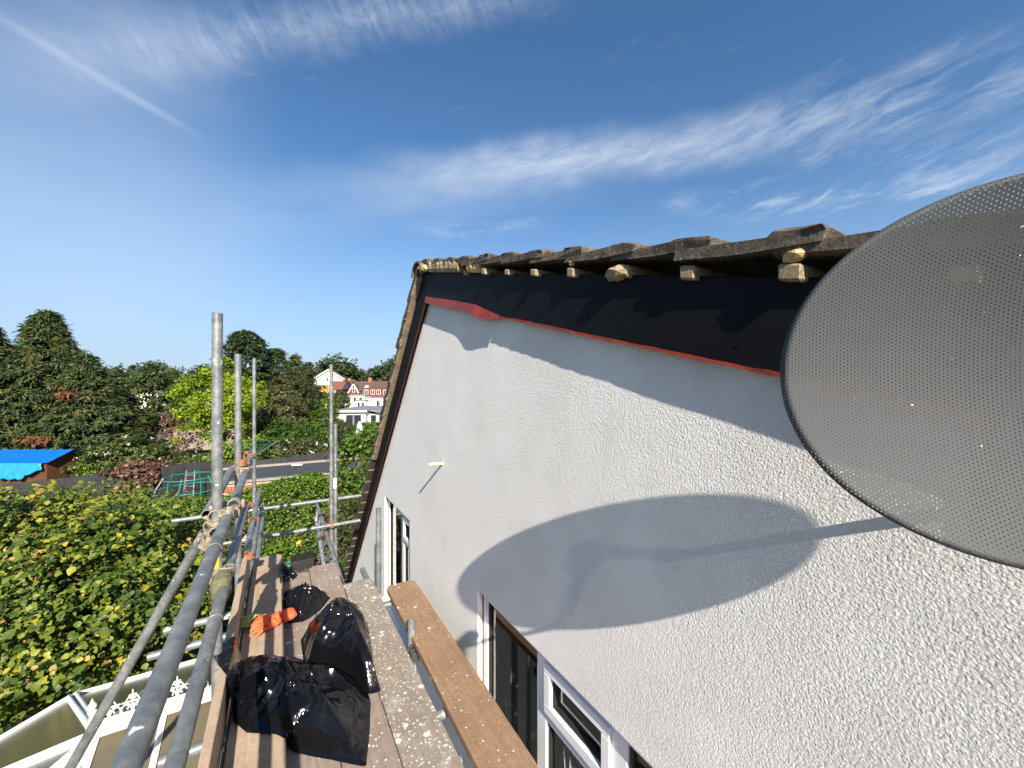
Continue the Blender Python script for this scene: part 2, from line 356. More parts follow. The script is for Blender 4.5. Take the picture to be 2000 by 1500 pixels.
mat_leaf('brown twig', [(0.0, (0.05, 0.026, 0.017)), (0.6, (0.125, 0.06, 0.038)), (1.0, (0.19, 0.11, 0.07))], 0.15)
mat_leaf('flower', [(0.0, (0.50, 0.50, 0.42)), (0.5, (0.62, 0.60, 0.55)), (1.0, (0.35, 0.40, 0.12))], 0.2)
mat_leaf('heather', [(0.0, (0.05, 0.06, 0.025)), (0.5, (0.15, 0.10, 0.085)), (1.0, (0.32, 0.22, 0.20))], 0.2)
mat_leaf('yellow plant', [(0.0, (0.12, 0.16, 0.01)), (1.0, (0.40, 0.40, 0.02))], 0.3)
mat_leaf('red plant', [(0.0, (0.07, 0.008, 0.008)), (1.0, (0.22, 0.02, 0.02))], 0.3)

# ------------------------------------------------------------------ helpers
WL = {}
def wloc(p): return np.array(WL[p.name]) if p is not None else np.zeros(3)
def tag(o, label=None, cat=None, group=None, kind=None):
    if label: o['label'] = label
    if cat: o['category'] = cat
    if group: o['group'] = group
    if kind: o['kind'] = kind
    return o
def thing(name, loc, label, cat, group=None):
    o = bpy.data.objects.new(name, None); COL.objects.link(o); o.location = loc; o.empty_display_size = 0.1
    WL[o.name] = tuple(float(x) for x in loc); return tag(o, label, cat, group)
def link_mesh(name, me, mat, parent, c):
    o = bpy.data.objects.new(name, me); COL.objects.link(o)
    if mat is not None and not me.materials: me.materials.append(MATS[mat] if isinstance(mat, str) else mat)
    WL[o.name] = tuple(c)
    if parent is not None: o.parent = parent
    o.location = np.array(c) - wloc(parent)
    return o
def obj(name, verts, faces, mat, parent=None, smooth_=False, origin=None):
    v = np.asarray(verts, float); c = v.mean(0) if origin is None else np.asarray(origin, float)
    me = bpy.data.meshes.new(name); me.from_pydata((v - c).tolist(), [], faces); me.update()
    if smooth_: me.polygons.foreach_set('use_smooth', [True] * len(me.polygons))
    return link_mesh(name, me, mat, parent, c)
def copy_part(src, parent, c, rot=None):
    o = src.copy(); COL.objects.link(o); WL[o.name] = tuple(c); o.parent = parent
    o.location = np.array(c) - wloc(parent)
    if rot is not None: o.rotation_euler = rot
    return o
class MB:
    def __init__(s): s.v = []; s.f = []
    def add(s, v, f):
        n = len(s.v); s.v += [tuple(map(float, q)) for q in v]; s.f += [tuple(i + n for i in q) for q in f]
    def box(s, lo, hi, fr=None):
        P = [(x, y, z) for z in (lo[2], hi[2]) for y in (lo[1], hi[1]) for x in (lo[0], hi[0])]
        if fr is not None: P = [fr(*p) for p in P]
        s.add(P, [(0, 2, 3, 1), (4, 5, 7, 6), (0, 1, 5, 4), (1, 3, 7, 5), (3, 2, 6, 7), (2, 0, 4, 6)])
    def prism(s, poly, d0, d1, fn):
        """poly in 2D extruded between d0 and d1; fn(u, v, d) -> point"""
        n = len(poly); s.add([fn(u, v, d0) for u, v in poly] + [fn(u, v, d1) for u, v in poly],
            [tuple(range(n))[::-1], tuple(range(n, 2 * n))] + [(i, (i + 1) % n, n + (i + 1) % n, n + i) for i in range(n)])
    def bar(s, p0, p1, wx, wz, up=(0, 0, 1)):
        p0 = Vector(p0); p1 = Vector(p1); d = (p1 - p0).normalized(); u = Vector(up); sd = d.cross(u).normalized(); u = sd.cross(d)
        q = [p + sd * a * wx / 2 + u * b * wz / 2 for p in (p0, p1) for a, b in ((-1, -1), (1, -1), (1, 1), (-1, 1))]
        s.add(q, [(0, 3, 2, 1), (4, 5, 6, 7), (0, 1, 5, 4), (1, 2, 6, 5), (2, 3, 7, 6), (3, 0, 4, 7)])
    def tube(s, p0, p1, r, n=16, hollow=0.0, r1=None):
        p0 = Vector(p0); p1 = Vector(p1); d = (p1 - p0).normalized(); r1 = r if r1 is None else r1
        a = d.orthogonal().normalized(); b = d.cross(a)
        ring = lambda p, rr: [p + (a * math.cos(2 * math.pi * i / n) + b * math.sin(2 * math.pi * i / n)) * rr for i in range(n)]
        F = [(i, (i + 1) % n, n + (i + 1) % n, n + i) for i in range(n)]
        if hollow:
            V = ring(p0, r) + ring(p1, r1) + ring(p0, r * hollow) + ring(p1, r1 * hollow)
            for i in range(n):
                j = (i + 1) % n
                F += [(2 * n + j, 2 * n + i, 3 * n + i, 3 * n + j), (j, i, 2 * n + i, 2 * n + j), (n + i, n + j, 3 * n + j, 3 * n + i)]
        else:
            V = ring(p0, r) + ring(p1, r1); F += [tuple(range(n))[::-1], tuple(range(n, 2 * n))]
        s.add(V, F)
    def path(s, pts, r, n=8, closed=False):
        pts = [Vector(p) for p in pts]; m = len(pts); V = []; F = []
        a = None
        for k, p in enumerate(pts):
            q0 = pts[(k - 1) % m] if closed else pts[max(k - 1, 0)]; q1 = pts[(k + 1) % m] if closed else pts[min(k + 1, m - 1)]
            d = (q1 - q0).normalized(); a = d.orthogonal().normalized() if a is None else (a - d * a.dot(d)).normalized(); b = d.cross(a)
            rr = r[k] if hasattr(r, '__len__') else r
            V += [p + (a * math.cos(2 * math.pi * i / n) + b * math.sin(2 * math.pi * i / n)) * rr for i in range(n)]
        for k in range(m if closed else m - 1):
            k2 = (k + 1) % m
            F += [(k * n + i, k * n + (i + 1) % n, k2 * n + (i + 1) % n, k2 * n + i) for i in range(n)]
        if not closed: F += [tuple(range(n))[::-1], tuple((m - 1) * n + i for i in range(n))]
        s.add(V, F)
    def build(s, name, mat, parent=None, sm=False, bevel=0.0, origin=None, bseg=1):
        o = obj(name, s.v, s.f, mat, parent, sm, origin)
        if bevel:
            b = o.modifiers.new('bevel', 'BEVEL'); b.width = bevel; b.segments = bseg; b.limit_method = 'ANGLE'; b.angle_limit = rad(40)
        if sm and not bevel:
            o.data.set_sharp_from_angle(angle=rad(40))
        return o
def rel(x, y, z): return (x, y, z + H)
def vnoise(p, seed=0):
    """value noise on an (n, d<=3) array"""
    p = np.asarray(p, float)
    if p.shape[1] == 2: p = np.c_[p, np.zeros(len(p))]
    i = np.floor(p).astype(np.int64); f = p - i; f = f * f * (3 - 2 * f); out = 0
    for dx in (0, 1):
        for dy in (0, 1):
            for dz in (0, 1):
                h = ((i[:, 0] + dx) * 374761393 + (i[:, 1] + dy) * 668265263 + (i[:, 2] + dz) * 2147483647 + seed * 1274126177) & 0xffffffff
                h = ((h ^ (h >> 13)) * 1274126177) & 0xffffffff; h = (h ^ (h >> 16)) / 4294967295.0
                out = out + h * np.where(dx, f[:, 0], 1 - f[:, 0]) * np.where(dy, f[:, 1], 1 - f[:, 1]) * np.where(dz, f[:, 2], 1 - f[:, 2])
    return out

# ---- foliage
LEAF4 = (np.array([(0, 0, 0), (0.5, 0.5, 0.12), (0, 1, 0.0), (-0.5, 0.5, 0.12)]), [(0, 1, 2), (0, 2, 3)])
LEAF8 = (np.array([(0, 0, 0), (0.30, 0.06, 0.05), (0.52, 0.42, 0.10), (0.26, 0.80, 0.05), (0, 1.02, -0.10), (-0.26, 0.80, 0.05), (-0.52, 0.42, 0.10), (-0.30, 0.06, 0.05), (0, 0.45, -0.02)]),
         [(0, 1, 8), (1, 2, 8), (2, 3, 8), (3, 4, 8), (4, 5, 8), (5, 6, 8), (6, 7, 8), (7, 0, 8)])
SPRAY = (np.array([(0, 0, 0), (0.20, 0.35, 0.0), (0.10, 0.75, -0.06), (0, 1.0, -0.16), (-0.10, 0.75, -0.06), (-0.20, 0.35, 0.0)]), [(0, 1, 2), (0, 2, 4), (2, 3, 4), (0, 4, 5)])
def unit(a): return a / np.maximum(np.linalg.norm(a, axis=1, keepdims=True), 1e-9)
def leaves(name, pos, nrm, size, var, tmpl, mat, parent, width=1.0, along=None, kind=None):
    """one mesh of many leaf faces: pos (n,3), nrm (n,3) leaf normals, size (n)"""
    T, F = tmpl; n = len(pos); k = len(T)
    nrm = unit(nrm)
    a = RNG.normal(size=(n, 3)) if along is None else along
    t = unit(a - nrm * (a * nrm).sum(1, keepdims=True)); b = np.cross(nrm, t) * (.72 + .5 * RNG.random((n, 1)))
    V = pos[:, None, :] + (T[None, :, 0, None] * b[:, None, :] * width + T[None, :, 1, None] * t[:, None, :] + T[None, :, 2, None] * nrm[:, None, :]) * size[:, None, None]
    fl = np.array([len(f) for f in F]); idx = np.concatenate([np.array(f) for f in F])
    loops = (np.arange(n)[:, None] * k + idx[None, :]).ravel()
    tot = np.tile(fl, n); start = np.concatenate([[0], np.cumsum(tot)[:-1]])
    c = pos.mean(0); me = bpy.data.meshes.new(name)
    me.vertices.add(n * k); me.vertices.foreach_set('co', (V.reshape(-1, 3) - c).astype(np.float32).ravel())
    me.loops.add(len(loops)); me.loops.foreach_set('vertex_index', loops.astype(np.int32))
    me.polygons.add(len(tot)); me.polygons.foreach_set('loop_start', start.astype(np.int32)); me.polygons.foreach_set('loop_total', tot.astype(np.int32))
    me.update(calc_edges=True)
    at_ = me.attributes.new('var', 'FLOAT', 'FACE'); at_.data.foreach_set('value', np.repeat(np.clip(var, 0, 1), len(F)).astype(np.float32))
    o = link_mesh(name, me, mat, parent, c)
    if kind: o['kind'] = kind
    return o
def clumps_ellipsoid(c, r, n, inner=0.55, lump=0.25, low=-1.0, pw=1.0):
    """clump centres in the outer shell of a lumpy ellipsoid; returns centres and outward directions"""
    d = unit(RNG.normal(size=(n * 3, 3))); d = d[d[:, 2] > low][:n]
    k = 1 + lump * (vnoise(d * 2.3 + 9.1, int(abs(c[0] * 10)) % 97) - 0.5) * 2
    s = (inner + (1 - inner) * RNG.random(len(d)) ** (1 / (1 + pw)))[:, None]
    return np.array(c) + d * np.array(r) * s * k[:, None], d
def leaf_fill(cc, dd, per, spread, size, vbase, vspread, up=0.4, out=0.6):
    n = len(cc); cen = np.repeat(cc, per, 0); dr = np.repeat(dd, per, 0)
    sp = np.repeat(spread if hasattr(spread, '__len__') else np.full(n, spread), per)
    pos = cen + RNG.normal(size=cen.shape) * sp[:, None] * np.array([1, 1, 0.7]) * 0.6
    nrm = dr * out + np.array([0, 0, up]) + RNG.normal(size=cen.shape) * 0.55
    sz = size * (0.6 + 0.8 * RNG.random(len(pos)))
    cv = np.repeat(RNG.normal(size=n) * vspread, per)
    var = vbase + cv + RNG.normal(size=len(pos)) * vspread * 0.9
    return pos, nrm, sz, var
def trunk(parent, base, top, r, limbs=5, spread=1.0, mat='bark', name='trunk'):
    m = MB(); b = Vector(base); t = Vector(top); mid = b.lerp(t, 0.5) + Vector((random.uniform(-.1, .1), random.uniform(-.1, .1), 0)) * r * 6
    m.path([b, b.lerp(mid, .5), mid, mid.lerp(t, .5), t], [r * 1.25, r, r * .85, r * .6, r * .25], 8)
    for i in range(limbs):
        s = b.lerp(t, random.uniform(.35, .8)); a = random.uniform(0, 6.28)
        e = s + Vector((math.cos(a), math.sin(a), random.uniform(.5, 1.0))) * spread * random.uniform(.6, 1)
        m.path([s, s.lerp(e, .5) + Vector((0, 0, spread * .08)), e], [r * .5, r * .32, r * .12], 6)
    return m.build(name, mat, parent, True)
def broad_tree(name, label, cat, px, dep, ztop, zbot, width, mat, n=170, per=30, leaf=0.22, vb=0.5, vs=0.16, group=None, lump=0.3, depth=None, z0=0.0, trunk_r=0.18, tm='bark', shape=1.0):
    c = gp(px, dep); c[2] = (ztop + zbot) / 2
    t = thing(name, (c[0], c[1], z0), label, cat, group)
    trunk(t, (c[0], c[1], z0), (c[0], c[1], zbot + (ztop - zbot) * .7), trunk_r, 6, width * .28, tm)
    r = (width / 2, (depth or width) / 2, (ztop - zbot) / 2)
    cc, dd = clumps_ellipsoid(c, r, n, 0.5, lump)
    if shape != 1.0:
        q = (cc[:, 2] - zbot) / (ztop - zbot); k = np.clip(1 - q, 0.04, 1) ** shape
        cc[:, :2] = c[:2] + (cc[:, :2] - c[:2]) * (0.35 + k)[:, None]
    leaves('crown', *leaf_fill(cc, dd, per, leaf * 1.9, leaf, vb, vs), LEAF4, mat, t)
    return t

def tri_fill(poly): return [tuple(range(len(poly)))]

# ================================================================== GROUND
gm = MB(); gm.add([(-600, -250, 0), (600, -250, 0), (600, 700, 0), (-600, 700, 0)], [(0, 1, 2, 3)])
tag(gm.build('ground', 'garden ground'), kind='structure')

# ================================================================== THE HOUSE
WX = 1.05
def zb(y): return 0.0315 + 0.258 * (y - 0.4725)             # underside of the bargeboard, near slope
def zf(y): return 0.697 - 1.0106 * (y - 3.05)               # underside of the bargeboard, far slope
APY = 3.05
house = thing('house', rel(WX, 3.05, -H), 'white stucco house gable with black bargeboards beside the scaffold', 'house')
WINS = [(0.10, 2.17, -1.24, -2.42), (3.62, 4.62, -1.24, -2.42)]
def wall_top(y): return (zb(y) if y <= APY else zf(y)) + 0.10
def build_wall():
    m = MB(); T = 0.26
    ys = [-3.0, 0.10, 2.17, APY, 3.62, 4.62, 7.55]
    fn = lambda u, v, d: (d, u, v + H)
    for a, b in zip(ys[:-1], ys[1:]):
        w = next((w for w in WINS if abs(w[0] - a) < 1e-6), None)
        if w:
            m.prism([(a, -H), (b, -H), (b, w[3]), (a, w[3])], WX, WX + T, fn)
            m.prism([(a, w[2]), (b, w[2]), (b, wall_top(b)), (a, wall_top(a))], WX, WX + T, fn)
        else:
            tb = zf(b) if b > APY else zb(b)
            m.prism([(a, -H), (b, -H), (b, max(wall_top(b), -H + .5)), (a, wall_top(a))], WX, WX + T, fn)
    m.build('wall', 'white stucco', house, origin=rel(WX, 2, -2))
    r = MB()
    r.box(rel(WX + T + .003, -3.0, -H), rel(9, -2.75, -1.0)); r.box(rel(WX + T + .003, 7.3, -H), rel(9, 7.55, -3.9)); r.box(rel(8.75, -2.74, -H), rel(9, 7.29, -2.2))
    r.build('wall', 'white render', house)
build_wall()

def bargeboards():
    fn = lambda u, v, d: (d, u, v + H)
    k = 0.235; d = (1.018 - 0.935 + 0.0) / (0.258 + 1.0106); yt = APY + d; zt = zb(yt) + k
    m = MB(); y0 = -3.05
    m.prism([(y0, zb(y0)), (APY, zb(APY)), (yt, zt), (y0, zb(y0) + k)], WX - 0.030, WX - 0.008, fn)
    o = m.build('bargeboard', 'black bargeboard', house, bevel=0.003); 
    m = MB(); y1 = 7.7
    m.prism([(APY + .002, zf(APY)), (y1, zf(y1)), (y1, zf(y1) + 0.318), (yt + .003, zt)], WX - 0.030, WX - 0.008, fn)
    m.build('bargeboard', 'black bargeboard', house, bevel=0.003)
    for (px, py) in ((908, 556), (845, 543), (1155, 571), (1148, 622), (1000, 565), (1465, 590), (1445, 672), (1000, 600)):
        r = ray(px, py); p = r * ((WX - 0.0305) / r[0]); n = MB(); n.tube((p[0] - .0025, p[1], p[2] + H), (p[0] + .004, p[1], p[2] + H), .0055, 10)
        n.build('screw_cap', 'black bargeboard', house)
    return yt, zt
YT, ZT = bargeboards()

def roof():
    fn = lambda u, v, d: (d, u, v + H)
    m = MB()
    z0 = lambda y: zb(y) + .305
    m.prism([(-3.2, z0(-3.2)), (YT, z0(YT)), (YT, z0(YT) + .012), (-3.2, z0(-3.2) + .012)], WX + 0.02, 9.2, fn)
    zz = lambda y: zf(y) + .318 + .055
    m.prism([(YT + .02, zz(YT + .02)), (7.8, zz(7.8)), (7.8, zz(7.8) + .012), (YT + .02, zz(YT + .02) + .012)], WX + 0.02, 9.2, fn)
    rf = m.build('roof', 'roof felt underside', house)
    m = MB()
    for (ya, yb, f, off) in ((-3.2, YT - .02, zb, .330), (YT + .03, 7.8, zf, .405)):
        m.prism([(ya, f(ya) + off), (yb, f(yb) + off), (yb, f(yb) + off + .02), (ya, f(ya) + off + .02)], 1.27, 9.2, fn)
    m.build('tile_field', 'concrete tile', rf)
    # the verge tiles, each its own piece; local x into the roof, y up the slope, z off it
    def tile_mesh(seed):
        rr = random.Random(seed); P = []; F = []
        prof = [(-.004, 0.0), (-.006, .026), (.004, .037), (.045, .038), (.105, .037), (.118, .028), (.36, .012), (.36, -.012), (.18, -.008), (.06, -.003)]
        n = len(prof); xs = [0, .018, .15, .30]
        for k, x in enumerate(xs):
            for (s, h) in prof:
                j = .0045 if k < 2 else .001
                P.append((x + (rr.uniform(-.003, .004) if k == 0 else 0), s + rr.uniform(-j, j), h + rr.uniform(-j, j) - (.004 if k == 0 and h > .02 else 0)))
        for k in range(len(xs) - 1): F += [(k * n + i, k * n + (i + 1) % n, (k + 1) * n + (i + 1) % n, (k + 1) * n + i) for i in range(n)]
        F += [tuple(range(n))[::-1], tuple((len(xs) - 1) * n + i for i in range(n))]
        me = bpy.data.meshes.new('roof_tile'); me.from_pydata(P, [], F); me.update(); me.materials.append(MATS['concrete tile']); return me
    tms = [tile_mesh(s) for s in range(6)]
    g = 0.257; ca = math.cos(math.atan(.258)); y = 0.372 - 11 * g; k = 0
    def put(p, rot, mesh):
        o = bpy.data.objects.new('roof_tile', mesh); COL.objects.link(o); o.parent = rf; WL[o.name] = tuple(p); o.location = np.array(p) - wloc(rf); o.rotation_euler = rot
    while y < YT - .12:
        put(rel(.987 + random.uniform(-.003, .004), y, zb(y) + .305), (math.atan(.258) - .035 + random.uniform(-.012, .012), 0, random.uniform(-.01, .01)), tms[k % 6])
        y += g * 1.0; k += 1
    a2 = math.atan(1.0106); yy = 7.72
    while yy > YT + .16:
        z = zf(yy) + .318 + .060
        put(rel(1.263 - .0 + random.uniform(-.008, .008), yy, z), (a2 - .05, 0, math.pi), tms[k % 6])
        yy -= g * math.cos(a2); k += 1
    # half-round ridge tiles
    for i in range(4):
        m = MB(); x0 = .955 + i * .45; n = 10; V = []; F = []
        for xx, rr in ((x0, .125), (x0 + .452, .118)):
            for ro in (rr, rr - .018):
                for q in range(n + 1):
                    a = math.pi * q / n; V.append(rel(xx, YT + .01 - ro * math.cos(a) * 1.0, ZT - .018 + ro * math.sin(a) * .80 - (.07 if 0 else 0)))
        w = n + 1
        for q in range(n): F += [(q, q + 1, 2 * w + q + 1, 2 * w + q), (w + q + 1, w + q, 3 * w + q, 3 * w + q + 1), (q + 1, q, w + q, w + q + 1), (2 * w + q, 2 * w + q + 1, 3 * w + q + 1, 3 * w + q)]
        F += [(0, 2 * w, 3 * w, w), (n, w + n, 3 * w + n, 2 * w + n)]
        m.add(V, F); m.build('ridge_tile', 'concrete tile', rf, True)
    # batten ends on the board, lumps of mortar between the verge tiles and the board
    y = 0.372 - 4 * g; k = 0
    def lump(name, c, s, mat, seed):
        me = MB(); rr = random.Random(seed); V = []; nn, mm = 9, 6; F = []
        for i in range(mm + 1):
            for j in range(nn):
                a = 2 * math.pi * j / nn; b = math.pi * i / mm; q = 1 + rr.uniform(-.22, .22)
                V.append((c[0] + s[0] * math.sin(b) * math.cos(a) * q, c[1] + s[1] * math.sin(b) * math.sin(a) * q, c[2] + s[2] * math.cos(b) * q))
        for i in range(mm):
            for j in range(nn): F.append((i * nn + j, i * nn + (j + 1) % nn, (i + 1) * nn + (j + 1) % nn, (i + 1) * nn + j))
        me.add(V, F); return me.build(name, mat, rf)
    while y < 2.25:
        b = MB(); zc = zb(y) + .237; yb = y + .06 + random.uniform(-.01, .01); a = random.uniform(-.01, .01)
        fr = lambda X, Y, Z: rel(X, yb + Y, zc + Z + Y * .258)
        hb_ = random.uniform(.030, .046); b.box((.992 + a, -.022, 0), (1.25, random.uniform(.018, .028), hb_), fr); b.build('batten', 'batten wood', rf, bevel=.005)
        if k in (4, 7): lump('mortar', rel(1.0, yb - .004, zc + .056), (.018, .024, .017) if k == 4 else (.012, .016, .012), 'yellow mortar', k)
        if k in (6,): lump('mortar', rel(1.005, yb + .03, zc + .022), (.03, .05, .026), 'verge mortar', k)
        y += g; k += 1
    # mortar bed near the ridge and down the far verge
    def bed(name, pts, hgt, xo, seed, mat):
        V = []; F = []; rr = random.Random(seed); n = len(pts)
        for i, (yy_, z_) in enumerate(pts):
            h = hgt * rr.uniform(.8, 1.1); x = xo + rr.uniform(-.008, .006)
            V += [rel(x + .012, yy_, z_ + .002), rel(x, yy_, z_ + h * .35), rel(x, yy_, z_ + h * .8), rel(x + .01, yy_, z_ + h), rel(x + .12, yy_, z_ + h), rel(x + .12, yy_, z_ + .002)]
        for i in range(n - 1): F += [(i * 6 + j, i * 6 + (j + 1) % 6, (i + 1) * 6 + (j + 1) % 6, (i + 1) * 6 + j) for j in range(6)]
        F += [tuple(range(6))[::-1], tuple((n - 1) * 6 + j for j in range(6))]
        m = MB(); m.add(V, F); return m.build(name, mat, rf)
    bed('mortar_bed', [(q, zb(q) + .235) for q in np.arange(2.33, 2.92, .03)], .078, .985, 3, 'verge mortar')
    bed('mortar_bed', [(q, zb(q) + .236) for q in np.arange(2.03, 2.22, .02)], .072, .99, 5, 'yellow mortar')
    lump('mortar', rel(.99, 2.97, zb(2.97) + .265), (.03, .035, .026), 'yellow mortar', 21)
    lump('mortar', rel(.985, 3.05, zb(3.05) + .262), (.03, .045, .034), 'verge mortar', 22)
    bed('mortar_bed', [(q, zf(q) + .319) for q in np.arange(3.17, 4.95, .05)], .080, .972, 8, 'verge mortar')
roof()

def window(y0, y1, zt, zbm, mulls, openers, label):
    """white casement in the reveal: mulls = y of mullions, openers = index of the light with a top-hung sash"""
    w = MB(); X0, X1 = WX + .038, WX + .103; F = .055
    fr = MB()
    fr.box(rel(X0, y0, zt - F), rel(X1, y1, zt)); fr.box(rel(X0, y0, zbm), rel(X1, y1, zbm + F))
    fr.box(rel(X0, y0, zbm + F), rel(X1, y0 + F, zt - F)); fr.box(rel(X0, y1 - F, zbm + F), rel(X1, y1, zt - F))
    for my in mulls: fr.box(rel(X0, my - .038, zbm + F), rel(X1, my + .038, zt - F))
    win = fr.build('window', 'white upvc', house, bevel=.004); 
    edges = [y0 + F - .038] + list(mulls) + [y1 - F + .038]
    for i, (a, b) in enumerate(zip(edges[:-1], edges[1:])):
        a += .038; b -= .038
        def light(zl, zh, sash):
            s = MB(); B = .045 if sash else .016; x0 = X0 - .014 if sash else X0 + .012
            for q in ((a, b, zh - B, zh), (a, b, zl, zl + B), (a, a + B, zl + B, zh - B), (b - B, b, zl + B, zh - B)):
                s.box(rel(x0, q[0], q[2]), rel(X0 + .045, q[1], q[3]))
            s.build('sash' if sash else 'bead', 'white upvc' if sash else 'rubber gasket', win, bevel=.003)
            if sash:
                gk = MB(); aa, bb, z0, z1 = a + B - .001, b - B + .001, zl + B - .001, zh - B + .001
                for q in ((aa, bb, z1 - .008, z1), (aa, bb, z0, z0 + .008), (aa, aa + .008, z0 + .008, z1 - .008), (bb - .008, bb, z0 + .008, z1 - .008)):
                    gk.box(rel(X0 + .004, q[0], q[2]), rel(X0 + .03, q[1], q[3]))
                gk.build('bead', 'rubber gasket', win)
            p = MB(); p.box(rel(X0 + .026, a + .004, zl + .004), rel(X0 + .032, b - .004, zh - .004)); p.build('pane', 'window glass', win)
        if i in openers:
            zs = zt - F - .235
            t = MB(); t.box(rel(X0, a, zs - .05), rel(X1, b, zs)); t.build('transom', 'white upvc', win, bevel=.004)
            light(zs, zt - F, True); light(zbm + F, zs - .05, False)
        else: light(zbm + F, zt - F, False)
    c = MB(); n = 40; ys = np.linspace(y0 - .02, y1 + .02, n); V = []
    for z in (zbm, zt): V += [rel(X1 + .10 + .018 * math.sin(q * 46) + .01 * math.sin(q * 17), q, z) for q in ys]
    c.add(V, [(i, i + 1, n + i + 1, n + i) for i in range(n - 1)]); c.build('curtain', 'dark curtain', win, True)
    sl = MB(); sl.box(rel(WX - .035, y0 - .03, zbm - .035), rel(X0 + .02, y1 + .03, zbm - .002)); sl.build('sill', 'white upvc', win, bevel=.005)
    return win
W1 = window(*WINS[0], [1.04, 1.54], (1,), '')
W2 = window(*WINS[1], [3.99], (0,), '')
# overflow pipe
m = MB(); m.path([rel(1.06, 2.765, -.565), rel(.985, 2.762, -.560), rel(.942, 2.768, -.563)], [.0105, .0105, .011], 12)
m.build('overflow_pipe', 'cream plastic', house, True)

# masking tape still stuck along the verge and round the window
def tape(name, label, rows, mat):
    """rows: list of (y, z_low, z_high, x_low, x_high)"""
    t = MB(); V = []
    for (y, a, b, xa, xb) in rows: V += [rel(xa, y, a), rel(xb, y, b), rel(xb + .002, y, b), rel(xa + .002, y, a)]
    n = len(rows); F = []
    for i in range(n - 1): F += [(i * 4 + j, i * 4 + (j + 1) % 4, (i + 1) * 4 + (j + 1) % 4, (i + 1) * 4 + j) for j in range(4)]
    t.add(V, F); o = t.build(name, mat); return tag(o, label, 'tape')
rows = []
for y in np.arange(-2.9, 1.86, .035):
    j = random.uniform(-.004, .004); w_ = .004 + .003 * (math.sin(y * 5.3) > .4); rows.append((y, zb(y) - .003 + j * .5, zb(y) + w_ + random.uniform(0, .003), WX - .034 - .002 * random.random(), WX - .032))
tape('masking_tape', 'thin red masking tape edging under the black bargeboard above the dish shadow', rows, 'red tape')
rows = []
for y in np.linspace(1.83, 3.06, 40):
    q = (y - 1.83) / 1.23; wd = .012 + .040 * min(1, q * 4) * (1 - .25 * abs(q - .5)); bl = .012 * math.exp(-((q - .2) / .12) ** 2)
    rows.append((y, zb(y) - .010 - bl - .008 * math.exp(-((q - .12) / .1) ** 2), zb(y) - .004 + wd, WX - .040 - bl, WX - .033))
tape('masking_film', 'loose red plastic masking film hanging below the roof peak', rows, 'orange film')
rows = []
for y in np.arange(3.045, 7.2, .05):
    j = random.uniform(-.004, .004); rows.append((y, zf(y) - .022 + j, zf(y) + .026, WX - .037, WX - .033))
tape('masking_tape', 'red masking tape running down the steep far edge of the white gable', rows, 'red tape')
def window_tape(y0, y1, zt, zbm, label):
    t = MB(); x = WX + .0345
    t.box(rel(x, y0, zt - .010), rel(x + .003, y1, zt - .0005)); t.box(rel(x, y1 - .010, zbm), rel(x + .003, y1 - .0005, zt - .0105))
    tag(t.build('masking_tape', 'red tape'), label, 'tape')
window_tape(*WINS[0], 'thin red tape line around the near window beside the brown board')
window_tape(*WINS[1], 'thin red tape line around the far window below the steep roof edge')

